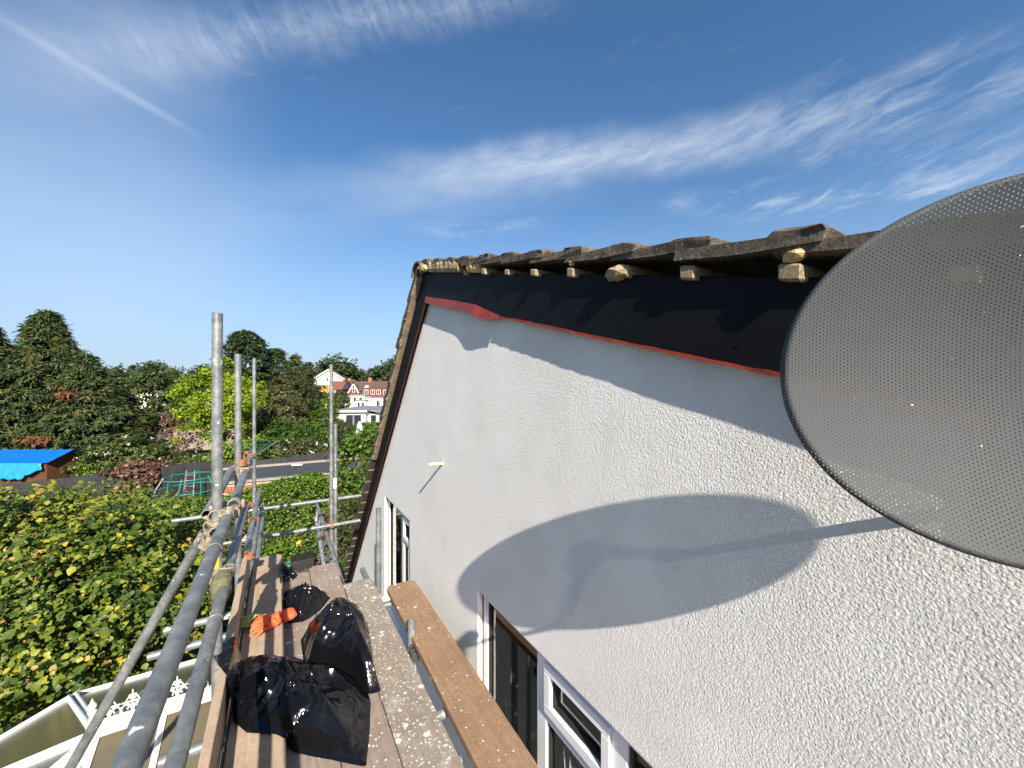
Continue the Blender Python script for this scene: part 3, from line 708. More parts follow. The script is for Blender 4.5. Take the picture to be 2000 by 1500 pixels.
# ================================================================== SATELLITE DISH
def dish():
    c = np.array([.775, .052, .021 + H]); n = np.array([-.8308, -.5562, .0189]); n /= np.linalg.norm(n)
    hx = np.cross(Zv, n); hx /= np.linalg.norm(hx); uz = np.cross(n, hx)
    t = thing('satellite_dish', rel(1.04, .12, -.22), 'large grey perforated satellite dish on the white wall at the right', 'satellite dish')
    a, b = .276, .236; rho0 = .966; dep = .058
    pitch = .0050; dx = pitch * math.sqrt(3) / 2; rh = .00085
    # profile beyond the rim ridge
    ts = np.linspace(0, .030, 61); ph = np.maximum(math.atan(2 * dep / .25) - ts / .0062, rad(-97)); dt = ts[1]
    dr = np.concatenate([[0], np.cumsum(np.cos(ph[:-1]) * dt)]); dh = np.concatenate([[0], np.cumsum(np.sin(ph[:-1]) * dt)])
    def mapp(g):
        L = np.linalg.norm(g, axis=1) + 1e-12; rho = np.hypot(g[:, 0] / a, g[:, 1] / b); r0 = L * rho0 / rho
        tt = np.clip(L - r0, 0, .0299); ins = rho <= rho0
        rr = np.where(ins, L, r0 + np.interp(tt, ts, dr)); hh = np.where(ins, dep * (rho / rho0) ** 2 - dep, np.interp(tt, ts, dh))
        q = g / L[:, None] * rr[:, None]
        return c + q[:, :1] * hx + q[:, 1:] * uz + (hh + .003)[:, None] * n
    cs = []; I = int(.33 / dx)
    for i in range(-I, I + 1):
        for j in range(-70, 71):
            x = i * dx; y = (j + .5 * (i % 2)) * pitch
            L = math.hypot(x, y); rho = math.hypot(x / a, y / b)
            if rho < rho0 or L - L * rho0 / rho < .0245: cs.append((x, y))
    cs = np.array(cs); ang = np.arange(6) * math.pi / 3
    outer = np.c_[np.cos(ang), np.sin(ang)] * pitch / math.sqrt(3); inner = np.c_[np.cos(ang), np.sin(ang)] * rh
    allv = (cs[:, None, :] + np.concatenate([outer, inner])[None]).reshape(-1, 2)
    # weld shared hexagon corners
    key = {}; idx = np.empty(len(allv), np.int64); uniq = []
    rnd = np.round(allv * 1e5).astype(np.int64)
    for k in range(len(allv)):
        if k % 12 < 6:
            kk = (int(round(allv[k, 0] / dx * 6)), int(round(allv[k, 1] / pitch * 4)))
            if kk not in key: key[kk] = len(uniq); uniq.append(k)
            idx[k] = key[kk]
        else: idx[k] = len(uniq); uniq.append(k)
    V = mapp(allv[uniq]); F = []
    for k in range(len(cs)):
        o = k * 12
        for s in range(6):
            s2 = (s + 1) % 6; F.append((int(idx[o + s]), int(idx[o + s2]), int(idx[o + 6 + s2]), int(idx[o + 6 + s])))
    o = obj('reflector', V, F, 'dish grey paint', t, True, origin=c); o['kind'] = 'stuff'
    del o['kind']
    # rolled edge bead at the end of the lip
    th = np.linspace(0, 2 * math.pi, 121)[:-1]; g = np.c_[a * np.cos(th), b * np.sin(th)]
    Lg = np.linalg.norm(g, axis=1, keepdims=True); g = g / Lg * (Lg * rho0 + .0250)
    mb = MB(); mb.path([tuple(p) for p in mapp(g)], .0016, 6, closed=True); mb.build('rim_bead', 'dark grey metal', t, True)
    lnb = np.array(rel(.567, -.12, -.109)); bot = c - uz * .225 - n * .045
    mb = MB(); kn = bot + n * .03 - uz * .02
    mb.path([tuple(c - n * .075 - uz * .05), tuple(bot), tuple(kn), tuple(lnb - uz * .03 * 1 + n * .0)], .010, 8); mb.build('feed_arm', 'dark grey metal', t, True)
    dirn = (c - lnb) / np.linalg.norm(c - lnb); mb = MB()
    mb.tube(tuple(lnb + dirn * .06), tuple(lnb - dirn * .02), .030, 18); mb.tube(tuple(lnb - dirn * .02), tuple(lnb - dirn * .075), .022, 16)
    mb.bar(tuple(lnb - uz * .07 - dirn * .03), tuple(lnb + uz * .0 - dirn * .03), .04, .035, tuple(dirn)); mb.build('feed_horn', 'dark grey metal', t, True)
    bk = c - n * .075; wp = np.array(rel(1.046, .13, -.19))
    mb = MB(); mb.bar(tuple(bk + uz * .05), tuple(bk - uz * .05), .04, .02, tuple(n)); mb.build('back_plate', 'dark grey metal', t)
    mb = MB(); mb.path([tuple(bk - n * .02), tuple(bk - n * .05 - uz * .05), tuple(np.array(rel(.93, .14, -.12))), tuple(wp)], .011, 12); mb.build('mast', 'dark grey metal', t, True)
    mb = MB(); mb.box((WX - .006, .085, -.27 + H), (WX - .0005, .175, -.11 + H)); mb.build('wall_plate', 'dark grey metal', t)
dish()

# ================================================================== SCAFFOLD
TR = .02415
scaf = thing('scaffold', rel(-.28, 2.53, -H), 'galvanised tube scaffold with guard rails left of the white gable', 'scaffold')
def tb(name, p0, p1, r=TR): 
    m = MB(); m.tube(rel(*p0), rel(*p1), r, 24, hollow=.83); return m.build(name, 'galvanised tube', scaf, True)
OX = -.282
tb('standard', (OX, 2.53, -H), (OX + .006, 2.53, .39)); tb('standard', (OX + .004, 3.81, -H), (OX, 3.81, .272)); tb('standard', (-.305, 6.68, -H), (-.305, 6.68, .425))
tb('standard', (.61, 5.76, -H), (.605, 5.76, .32)); tb('standard', (.655, 5.78, -H), (.66, 5.78, -.49))
tb('standard', (.728, 2.47, -H), (.728, 2.47, -1.49)); tb('standard', (.795, 3.75, -H), (.795, 3.75, -1.12))
RX = OX + .05
tb('guard_rail', (RX, -1.1, -.668), (RX, 2.49, -.672)); tb('guard_rail', (RX + .004, 2.53, -.675), (RX, 4.64, -.67))
tb('guard_rail', (OX - .050, 2.62, -.675), (OX - .046, 3.88, -.655), .0252)
tb('mid_rail', (RX, -1.1, -.985), (RX, 2.36, -.978)); tb('mid_rail', (RX + .002, 2.46, -.965), (RX, 3.90, -.962))
tb('mid_rail', (RX - .004, 3.86, -1.39), (RX + .004, 6.4, -1.40)); tb('mid_rail', (RX + .05, 4.35, -1.72), (RX + .05, 6.6, -1.70))
tb('ledger', (-1.06, 5.87, -1.535), (1.0, 5.86, -1.53)); tb('ledger', (-.60, 5.68, -1.835), (.96, 5.70, -1.83))
tb('brace', (-.336, 2.60, -.76), (-1.20, 3.02, -2.52))
TZ = -1.61 - .038 - TR - .001
for y, x0 in ((3.53, -.68), (3.24, -.70), (2.30, -.46), (1.62, -.55), (.80, -.5), (-.4, -.5)): tb('transom', (x0, y, TZ), (.70 if y < 3.4 else .68, y, TZ))
for y in (3.08, 1.9, .5): tb('putlog', (.55, y, -1.61 - TR - .041), (1.0, y, -1.61 - TR - .001) if 0 else (.93, y, -1.61 - TR - .041))
tb('ledger', (OX + .05, -1.1, TZ - .05), (OX + .05, 6.7, TZ - .05)); tb('ledger', (.68, -1.1, TZ - .052), (.68, 3.9, TZ - .052))
def coupler(p, A, B, mat='coupler steel', s=1.0, seed=0):
    """double coupler: a band round the tube along A at p, a second round the tube along B, bolts and nuts"""
    A = Vector(A).normalized(); B = Vector(B).normalized(); C = A.cross(B)
    if C.length < .1: C = A.orthogonal()
    C = C.normalized(); P = Vector(rel(*p)); rr = random.Random(seed)
    m = MB(); w = .027 * s; R = .031 * s
    for (ax, ce) in ((A, P - C * .024), (B, P + C * .026)):
        n = 14; a = C; b = ax.cross(a); V = []; F = []
        for e in (-w, w):
            for ro in (R, R - .006):
                for i in range(n): t = 2 * math.pi * i / n; V.append(ce + ax * e + (a * math.cos(t) + b * math.sin(t)) * ro)
        for i in range(n):
            j = (i + 1) % n; F += [(i, j, 2 * n + j, 2 * n + i), (n + j, n + i, 3 * n + i, 3 * n + j), (j, i, n + i, n + j), (2 * n + i, 2 * n + j, 3 * n + j, 3 * n + i)]
        m.add(V, F)
        for sgn in (-1, 1):                                  # flaps with bolt
            q = ce + b * sgn * (R + .009)
            m.bar(q - C * .016, q + C * .016, .030 * s, .020, tuple(b))
            m.tube(tuple(q - C * .020 - b * 0), tuple(q + C * (.026 + .012 * rr.random())), .0075, 8); m.tube(tuple(q + C * .012), tuple(q + C * .024), .013, 6)
    m.bar(P - A * .028, P + A * .028, .045, .03, tuple(C))
    return m.build('coupler', mat, scaf, bevel=.0022)
X_, Y_, Z_ = (1, 0, 0), (0, 1, 0), (0, 0, 1)
coupler((RX - .025, 2.53, -.66), Z_, Y_, seed=1); coupler((RX - .02, 2.50, -.74), Z_, Y_, seed=2); coupler((OX + .0, 2.575, -.72), Z_, Y_, 'coupler steel', seed=3)
coupler((RX + .02, 2.62, -.66), Y_, X_, seed=4); coupler((RX - .022, 3.81, -.665), Z_, Y_, seed=5); coupler((OX + .03, 3.83, -.60), Z_, X_, 'rusty coupler', seed=6)
coupler((RX - .022, 2.53, -.965), Z_, Y_, seed=7); coupler((RX - .022, 3.81, -.962), Z_, Y_, 'rusty coupler', seed=8)
coupler((OX - .025, 2.56, -.80), Z_, (-.4, .2, -.9), seed=9); coupler((RX, 3.87, -1.39), Y_, Z_, 'rusty coupler', seed=10)
coupler((.61, 5.812, -1.53), Z_, X_, 'rusty coupler', seed=11); coupler((.61, 5.725, -1.835), Z_, X_, 'rusty coupler', seed=12)
coupler((-.255, 5.87, -1.50), X_, Y_, 'rusty coupler', seed=13); coupler((-.255, 5.70, -1.80), X_, Y_, 'rusty coupler', seed=14)
coupler((.728, 2.43, TZ + .0), Z_, X_, 'dark grey metal', seed=15); None
coupler((OX + .03, 4.62, -.67), Y_, Z_, 'rusty coupler', seed=17); coupler((OX + .025, 2.30, TZ - .02), X_, Z_, seed=18)
coupler((RX, 4.9, -1.40), Y_, X_, 'rusty coupler', seed=19)
# muddy clamp block where the mid rails meet, transom end poking through beside the toe board
def mud(p, s, seed, mat, name):
    rr = random.Random(seed); V = []; F = []; nn, mm = 12, 8
    for i in range(mm + 1):
        for j in range(nn):
            a = 2 * math.pi * j / nn; b = math.pi * i / mm; q = 1 + rr.uniform(-.12, .12)
            f = lambda v: math.copysign(abs(v) ** .55, v)
            V.append(rel(p[0] + s[0] * f(math.sin(b)) * f(math.cos(a)) * q, p[1] + s[1] * f(math.sin(b)) * f(math.sin(a)) * q, p[2] + s[2] * f(math.cos(b)) * q))
    for i in range(mm):
        for j in range(nn): F.append((i * nn + j, i * nn + (j + 1) % nn, (i + 1) * nn + (j + 1) % nn, (i + 1) * nn + j))
    m = MB(); m.add(V, F); return m.build(name, mat, scaf, True)
mud((RX - .012, 2.39, -.975), (.042, .065, .058), 2, 'mossy concrete', 'clamp_block')
def sleeve(p0, p1, mt='yellow sleeve', nm='yellow_sleeve'): 
    m = MB(); m.tube(rel(*p0), rel(*p1), TR + .0025, 20, hollow=.93); m.build(nm, mt, scaf, True)
sleeve((OX, 2.53, -.93), (OX, 2.53, -.86)); sleeve((OX, 2.53, -1.23), (OX, 2.53, -1.16)); sleeve((.655, 5.78, -1.36), (.655, 5.78, -1.22), 'white paint', 'paper_label')
def wire(p, ax, nn=0):
    ax = Vector(ax).normalized(); a = ax.orthogonal().normalized(); b = ax.cross(a); m = MB()
    m.path([Vector(rel(*p)) + (a * math.cos(t) + b * math.sin(t)) * (TR + .0022) + ax * .006 * math.sin(t) for t in np.linspace(0, 2 * math.pi, 25)[:-1]], .0022, 6, closed=True)
    m.build('wire_tie', 'wire', scaf, True)
wire((RX, 2.02, -.671), Y_); wire((RX, 2.05, -.979), Y_)
# lattice beam on the lower lift
def lattice():
    g = [(.585, 4.45, -2.10), (.52, 6.95, -1.86)]; h = [(.50, 4.95, -2.42), (.50, 6.95, -2.06)]
    bm = MB(); bm.tube(rel(*g[0]), rel(*g[1]), TR, 18, hollow=.83); be = bm.build('lattice_beam', 'galvanised tube', scaf, True)
    bm = MB(); bm.tube(rel(*h[0]), rel(*h[1]), TR, 18, hollow=.83); bm.build('chord', 'aluminium', be, True)
    for q in np.linspace(.06, .94, 7):
        p0 = [g[0][i] + (g[1][i] - g[0][i]) * q for i in range(3)]; p1 = [h[0][i] + (h[1][i] - h[0][i]) * q for i in range(3)]
        m = MB(); m.bar(rel(*p0), rel(*p1), .022, .03, (1, 0, 0)); m.build('rung', 'aluminium', be)
lattice()

# ---- boards: each lies loose on the transoms
def board(label, x0, x1, y0, y1, ztop, mat, thick=.038, skew=0.0, clip=.03, edge=False, warp=0.0):
    m = MB(); ys = np.linspace(y0, y1, 22); V = []; F = []
    ys = np.concatenate([[y0], ys[1:-1], [y1]])
    for k, y in enumerate(ys):
        o = skew * (y - y0); dz = warp * math.sin((y - y0) * 1.7) + random.uniform(-.0008, .0008)
        ins = clip if k in (0, len(ys) - 1) else 0.0
        ex = [random.uniform(-.0015, .0015) for _ in range(2)]
        V += [rel(x0 + o + ins + ex[0], y, ztop - thick + dz), rel(x1 + o - ins + ex[1], y, ztop - thick + dz), rel(x1 + o - ins + ex[1], y, ztop + dz), rel(x0 + o + ins + ex[0], y, ztop + dz)]
        if k == 0 or k == len(ys) - 2:
            pass
    # short chamfered corners: second ring 3 cm from each end
    n = len(ys)
    yv = list(ys); yv[1] = y0 + .03; yv[-2] = y1 - .03
    for k in (1, n - 2):
        for j in range(4): p = V[k * 4 + j]; V[k * 4 + j] = (p[0], yv[k], p[2])
    for i in range(n - 1): F += [(i * 4 + j, i * 4 + (j + 1) % 4, (i + 1) * 4 + (j + 1) % 4, (i + 1) * 4 + j) for j in range(4)]
    F += [(0, 3, 2, 1), tuple((n - 1) * 4 + j for j in range(4))]
    F = [f[::-1] for f in F]
    m.add(V, F); o = m.build('scaffold_board', mat, bevel=.004, bseg=2)
    return tag(o, label, 'plank', 'boards of the scaffold deck')
DK = -1.61
board('brown scaffold board on top of the deck under the orange gloves', -.198, .027, -1.1, 4.30, DK + .039, 'weathered board')
board('scaffold board hidden below the brown board with the orange gloves', -.212, .001, -1.1, 4.22, DK, 'grey brown board')
board('grey brown scaffold board just right of the raised glove board', .005, .227, -1.1, 3.86, DK, 'grey brown board')
board('grey brown scaffold board between the black bags and the paint splashed board', .232, .450, -1.1, 3.94, DK - .001, 'grey brown board')
board('scaffold board heavily splashed with white paint beside the black bags', .456, .674, -1.1, 3.43, DK + .001, 'paint splashed board')
board('orange brown scaffold board nearest the white wall and windows', .680, .903, -.5, 3.17, DK + .036, 'brown board', skew=.014, thick=.040)
board('scaffold board standing on edge as toe board along the left guard rails', -.256, -.218, -1.1, 4.15, DK + .225, 'weathered board', thick=.224, clip=.004)

# ---- black plastic sheets
def deck_xy(px, py, z): r = ray(px, py); q = r * (z / r[2]); return q[:2]
def sheet(label, outline, z0, hgt, seed, base=None, folds=9, fold_amp=.03, lift=None):
    """crumpled sheet: outline in deck coordinates, domed and creased, its hem lying on the boards"""
    O = np.array(outline); c = O.mean(0) if base is None else np.array(base); nt, nr = 160, 44
    seg = np.linalg.norm(np.roll(O, -1, 0) - O, axis=1); cum = np.concatenate([[0], np.cumsum(seg)]); q = np.linspace(0, cum[-1], nt + 1)[:-1]
    OO = np.r_[O, O[:1]]; E = np.c_[np.interp(q, cum, OO[:, 0]), np.interp(q, cum, OO[:, 1])]
    rg = np.random.default_rng(seed); V = []
    rs = np.linspace(0, 1, nr) ** .8
    P = np.array([c + (E - c) * r for r in rs[1:]]).reshape(-1, 2); RR = np.repeat(rs[1:], nt); P = np.r_[c[None], P]; RR = np.r_[0, RR]
    z = hgt * (1 - RR ** 2.2) * (.55 + .75 * vnoise(P * 5 + seed, seed))
    for k in range(folds):                                   # long straight creases
        a = rg.uniform(0, math.pi); d = np.array([math.cos(a), math.sin(a)]); p0 = c + rg.normal(size=2) * .09
        s = (P - p0) @ d; wdt = rg.uniform(.012, .035); ln = np.abs((P - p0) @ np.array([-d[1], d[0]]))
        z += rg.choice([1, 1, -1]) * fold_amp * rg.uniform(.4, 1) * np.maximum(0, 1 - np.abs(s) / wdt) * np.exp(-(ln / .16) ** 2)
    ag = np.arctan2(P[:, 1] - c[1], P[:, 0] - c[0]); wob = vnoise(P * 6 + 1.7, seed + 9)
    for kf, am, sh in ((5, .050, .9), (9, .034, 1.6), (17, .016, 2.5)):      # tension folds running out from the gathered middle
        z += am * (1 - np.abs(np.sin(kf * ag * .5 + sh * 3 * wob + seed)) ** .6) * RR * np.clip(1.25 - RR, 0.2, 1) * 1.3
    for sc, am in ((5, .040), (11, .012)):
        z += am * (1 - np.abs(2 * vnoise(P * sc + 3.3 * seed + .4 * vnoise(P * sc * .7, seed + 3)[:, None] * 2, seed + 5) - 1)) * np.clip(1.35 - RR, 0.4, 1)
    z = np.maximum(z - .012 * 0, .004) + (.002)
    hm = np.clip((RR - .8) / .2, 0, 1); z = z * (1 - .72 * hm)
    zz = z0 + z
    onp = (P[:, 0] < .030); zz = np.where(onp, np.maximum(zz, DK + .039 + .006 + z * .35), zz)
    if lift is not None: zz = np.maximum(zz, lift(P))
    W = np.c_[P, zz + H]
    F = [(0, 1 + (j + 1) % nt, 1 + j) for j in range(nt)]
    for i in range(nr - 2): F += [(1 + i * nt + j, 1 + i * nt + (j + 1) % nt, 1 + (i + 1) * nt + (j + 1) % nt, 1 + (i + 1) * nt + j) for j in range(nt)]
    F = [f[::-1] for f in F]
    o = obj('plastic_sheet', W, F, 'black plastic sheet', None, False)
    o.data.polygons.foreach_set('use_smooth', [True] * len(o.data.polygons)); o.data.set_sharp_from_angle(angle=rad(38))
    return tag(o, label, 'plastic bag', 'black plastic bags on the deck')
def zpx(L, z=DK + .06): return [deck_xy(400 + x / 4.411, 1150 + y / 4.411, z) for x, y in L]
sheet('large crumpled black plastic bag lying nearest the viewer across the boards',
      zpx([(60, 850), (210, 700), (390, 560), (620, 562), (850, 565), (1150, 620), (1390, 740), (1430, 900), (1420, 1150), (1390, 1425), (1100, 1370), (790, 1310), (610, 1230), (360, 1215), (220, 1100), (120, 960)]),
      DK, .115, 3, folds=14, lift=lambda P: np.where(P[:, 0] < -.212, DK + .232, np.where(P[:, 0] < -.185, DK + .232 - (P[:, 0] + .212) / .027 * .15, -9)))
sheet('black plastic bag standing in a crumpled peak behind the nearest bag',
      zpx([(825, 330), (950, 170), (1090, 40), (1200, 50), (1400, 180), (1440, 400), (1450, 560), (1520, 745), (1420, 775), (1280, 690), (1100, 610), (860, 570)], DK + .09),
      DK, .20, 8, folds=14, fold_amp=.035)
sheet('flattened black plastic bag beside the orange gloves',
      zpx([(662, 20), (760, 0), (860, 10), (960, 50), (1085, 45), (1000, 150), (900, 225), (840, 255), (720, 268), (664, 210)], DK + .03), DK, .055, 12, folds=8, fold_amp=.02)
sheet('small dark plastic scrap at the far end of the deck', [deck_xy(*q, DK + .03) for q in ((546, 1106), (560, 1108), (583, 1118), (572, 1126), (552, 1131), (547, 1145), (546, 1125))], DK, .05, 15, folds=5, fold_amp=.02)

# ---- orange gloves
def glove(label, pos, rot, curl, seed, cuff='glove cuff'):
    rr = random.Random(seed); V = [(0, 0, .02), (0, .045, .024), (0, .085, .026)]; E = [(0, 1), (1, 2)]; Rr = [(.038, .018), (.042, .021), (.044, .020)]
    for k, (x, l) in enumerate(((-.034, .062), (-.012, .078), (.012, .074), (.034, .058))):
        p = len(V); V += [(x, .10, .026), (x * 1.25, .10 + l * .45, .030 + curl * .012), (x * 1.4, .10 + l * .85, .024 - curl * .012)]
        E += [(2, p), (p, p + 1), (p + 1, p + 2)]; Rr += [(.0125, .0125), (.0115, .0115), (.0095, .0095)]
    p = len(V); V += [(.050, .045, .022), (.072, .075, .020), (.078, .105, .018)]; E += [(1, p), (p, p + 1), (p + 1, p + 2)]; Rr += [(.016, .015), (.0135, .0135), (.011, .011)]
    me = bpy.data.meshes.new('glove'); me.from_pydata(V, E, []); me.update(); me.materials.append(MATS['glove orange'])
    o = bpy.data.objects.new('glove', me); COL.objects.link(o); o.location = rel(*pos); o.rotation_euler = rot; o.scale = (1.18, 1.18, 1.1); WL[o.name] = rel(*pos)
    sm = o.modifiers.new('skin', 'SKIN'); sm.use_smooth_shade = True
    for d, r in zip(me.skin_vertices[0].data, Rr): d.radius = r
    me.skin_vertices[0].data[0].use_root = True
    s = o.modifiers.new('sub', 'SUBSURF'); s.levels = 2; s.render_levels = 2
    tx = bpy.data.textures.new('crease', 'CLOUDS'); tx.noise_scale = .03
    dm = o.modifiers.new('crease', 'DISPLACE'); dm.texture = tx; dm.strength = .012
    tag(o, label, 'glove', 'work gloves on the plank')
    cf = MB(); n = 18; V = []; F = []
    for i, (y, a, b) in enumerate(((-.055, .043, .022), (-.03, .046, .025), (-.005, .043, .023), (.012, .040, .021))):
        for j in range(n):
            t = 2 * math.pi * j / n; w = 1 + .07 * math.sin(5 * t + i); V.append((a * w * math.cos(t), y, .024 + b * w * math.sin(t)))
    for i in range(3): F += [(i * n + j, i * n + (j + 1) % n, (i + 1) * n + (j + 1) % n, (i + 1) * n + j) for j in range(n)]
    me = bpy.data.meshes.new('cuff'); me.from_pydata(V, [], F); me.materials.append(MATS[cuff]); me.polygons.foreach_set('use_smooth', [True] * len(F))
    c = bpy.data.objects.new('cuff', me); COL.objects.link(c); c.parent = o; WL[c.name] = rel(*pos)
    ss = c.modifiers.new('t', 'SOLIDIFY'); ss.thickness = .002
gx, gy = deck_xy(505, 1222, DK + .05); glove('orange work glove with yellow green cuff lying at the left of the pair', (gx - .03, gy + .05, DK + .041), (.06, .12, rad(-125)), 1.0, 1)
gx, gy = deck_xy(535, 1220, DK + .05); glove('plain orange work glove lying over the right board edge', (gx + .055, gy + .035, DK + .044), (-.05, -.10, rad(112)), .6, 2, 'glove orange')

# ================================================================== CONSERVATORY
def conservatory():
    zr, ze = 3.6, 2.6                                        # heights above the garden
    A = np.array([-1.16, 4.08, zr]); B = np.array([-.40, 4.08, zr])
    E = [np.array(p + (ze,)) for p in ((-.40, 6.5), (-2.06, 6.5), (-3.15, 5.3), (-3.15, 2.86), (-2.06, 1.66), (-.40, 1.66))]
    t = thing('conservatory', (-1.8, 4.08, 0), 'white conservatory with brownish glass roof and ornate ridge cresting below the scaffold', 'conservatory')
    def panel(P):
        n = np.cross(P[1] - P[0], P[2] - P[0]); n /= np.linalg.norm(n); k = len(P); V = [p for p in P] + [p - n * .016 for p in P]
        m = MB(); m.add(V, [tuple(range(k)), tuple(range(k, 2 * k))[::-1]] + [(i, k + i, k + (i + 1) % k, (i + 1) % k) for i in range(k)]); m.build('roof_pane', 'roof glazing', t)
    def bar_(p, q, w=.042, h=.04, mat='white upvc'):
        m = MB(); off = np.array([0, 0, .018]); m.bar(tuple(p + off), tuple(q + off), w, h); m.bar(tuple(p + off * 2.6), tuple(q + off * 2.6), w * .45, .02); m.build('glazing_bar', mat, t, bevel=.004)
    mid = lambda p, q, f: p + (q - p) * f
    # the long slopes have bars from ridge to eaves, the end is faceted
    for (ea, eb) in ((E[0], E[1]), (E[5], E[4])):
        fs = [0, .5]; 
        for f0, f1 in ((0.0, .458),): panel([mid(B, A, 0), mid(B, A, 1), mid(ea, eb, .458), ea][::1] if ea[1] > 4 else [ea, mid(ea, eb, .458), A, B])
        panel([A, eb, mid(ea, eb, .458)] if ea[1] > 4 else [mid(ea, eb, .458), eb, A])
        bar_(A, mid(ea, eb, .458)); bar_(mid(B, A, .02), mid(ea, eb, .01))
        bar_(mid(B, A, .5), mid(ea, eb, .23), .04)
    for i in range(1, 4): panel([A, E[i + 1], E[i]])
    for i in range(1, 5):
        d = E[i] - A; s = np.cross(d, Zv); s /= np.linalg.norm(s)
        for o in (-.03, .03): bar_(A + s * o * .5, E[i] + s * o, .036)
    # eaves gutter and beam, each run a piece
    for i in range(5):
        m = MB(); m.bar(tuple(E[i] + [0, 0, .012]), tuple(E[i + 1] + [0, 0, .012]), .05, .07); m.build('eaves_beam', 'white upvc', t, bevel=.005)
        c = (E[i] + E[i + 1]) / 2; o = c - np.array([-1.6, 4.08, ze]); o[2] = 0; o /= np.linalg.norm(o)
        m = MB(); m.bar(tuple(E[i] + o * .07 - [0, 0, .03]), tuple(E[i + 1] + o * .07 - [0, 0, .03]), .09, .05); m.build('gutter', 'grey roofing', t, bevel=.01)
        # glazed side under it: dwarf wall, frames, panes
        a, b = E[i] * [1, 1, 0], E[i + 1] * [1, 1, 0]
        m = MB(); m.bar(tuple(a + [0, 0, .3]), tuple(b + [0, 0, .3]), .2, .6); m.build('dwarf_wall', 'brick red', t)
        n = max(2, int(np.linalg.norm(b - a) / .7))
        m = MB()
        for k in range(n + 1): q = mid(a, b, k / n); m.bar(tuple(q + [0, 0, .6]), tuple(q + [0, 0, ze - .03]), .06, .06, (0, 1, 0))
        m.bar(tuple(a + [0, 0, .63]), tuple(b + [0, 0, .63]), .07, .06); m.build('side_frame', 'white upvc', t)
        m = MB(); m.bar(tuple(a + [0, 0, 1.6]), tuple(b + [0, 0, 1.6]), .012, 1.9); m.build('side_pane', 'window glass', t)
    # house-side gable end under the ridge
    m = MB(); m.prism([(E[0][1], 0), (E[5][1], 0), (E[5][1], ze), (4.08, zr - .03), (E[0][1], ze)], -.395, -.36, lambda u, v, d: (d, u, v)); m.build('gable_end', 'white render', t)
    # boxed ridge with capping, cresting and finial
    m = MB(); m.box((A[0] - .05, 4.00, zr + .035), (B[0], 4.16, zr + .06)); m.box((A[0] - .04, 4.04, zr + .06), (B[0], 4.12, zr + .10)); m.build('ridge_cap', 'cream cresting', t, bevel=.008)
    x = A[0] + .06; k = 0; src = None
    while x < B[0] - .04:
        if src is None:
            m = MB(); c0 = np.array([x, 4.08, zr + .10])
            def P(a, h): return tuple(c0 + [a * 1.25, 0, h * 1.5])
            m.bar(P(-.055, .006), P(.055, .006), .014, .014)
            for s in (-1, 1):
                m.path([P(s * .05, .012), P(s * .052, .035), P(s * .035, .052), P(s * .016, .040), P(s * .024, .024)], .0055, 6)
                m.path([P(0, .012), P(s * .012, .04), P(s * .030, .066), P(s * .020, .082), P(s * .006, .072)], .0055, 6)
            m.path([P(0, .01), P(0, .085), P(0, .118)], [.007, .008, .003], 6)
            m.bar(P(-.018, .09), P(.018, .09), .012, .010); m.bar(P(-.05, .06), P(.05, .06), .008, .008)
            src = m.build('cresting', 'cream cresting', t, True, origin=c0)
        else: copy_part(src, t, (x, 4.08, zr + .10))
        x += .132; k += 1
    m = MB(); f = np.array([A[0] - .03, 4.08, zr + .06]); n = 12; prof = [(.035, 0), (.035, .03), (.020, .045), (.018, .12), (.026, .13), (.026, .14), (.014, .15), (.026, .168), (.027, .185), (.012, .205), (.002, .235)]
    V = [tuple(f + [r * math.cos(2 * math.pi * j / n), r * math.sin(2 * math.pi * j / n), h]) for r, h in prof for j in range(n)]
    m.add(V, [(i * n + j, i * n + (j + 1) % n, (i + 1) * n + (j + 1) % n, (i + 1) * n + j) for i in range(len(prof) - 1) for j in range(n)])
    m.build('finial', 'cream cresting', t, True)
    # floor inside
    m = MB(); m.prism([(p[0], p[1]) for p in E], .02, .10, lambda u, v, d: (u, v, d)); m.build('floor', 'coping stone', t)
conservatory()

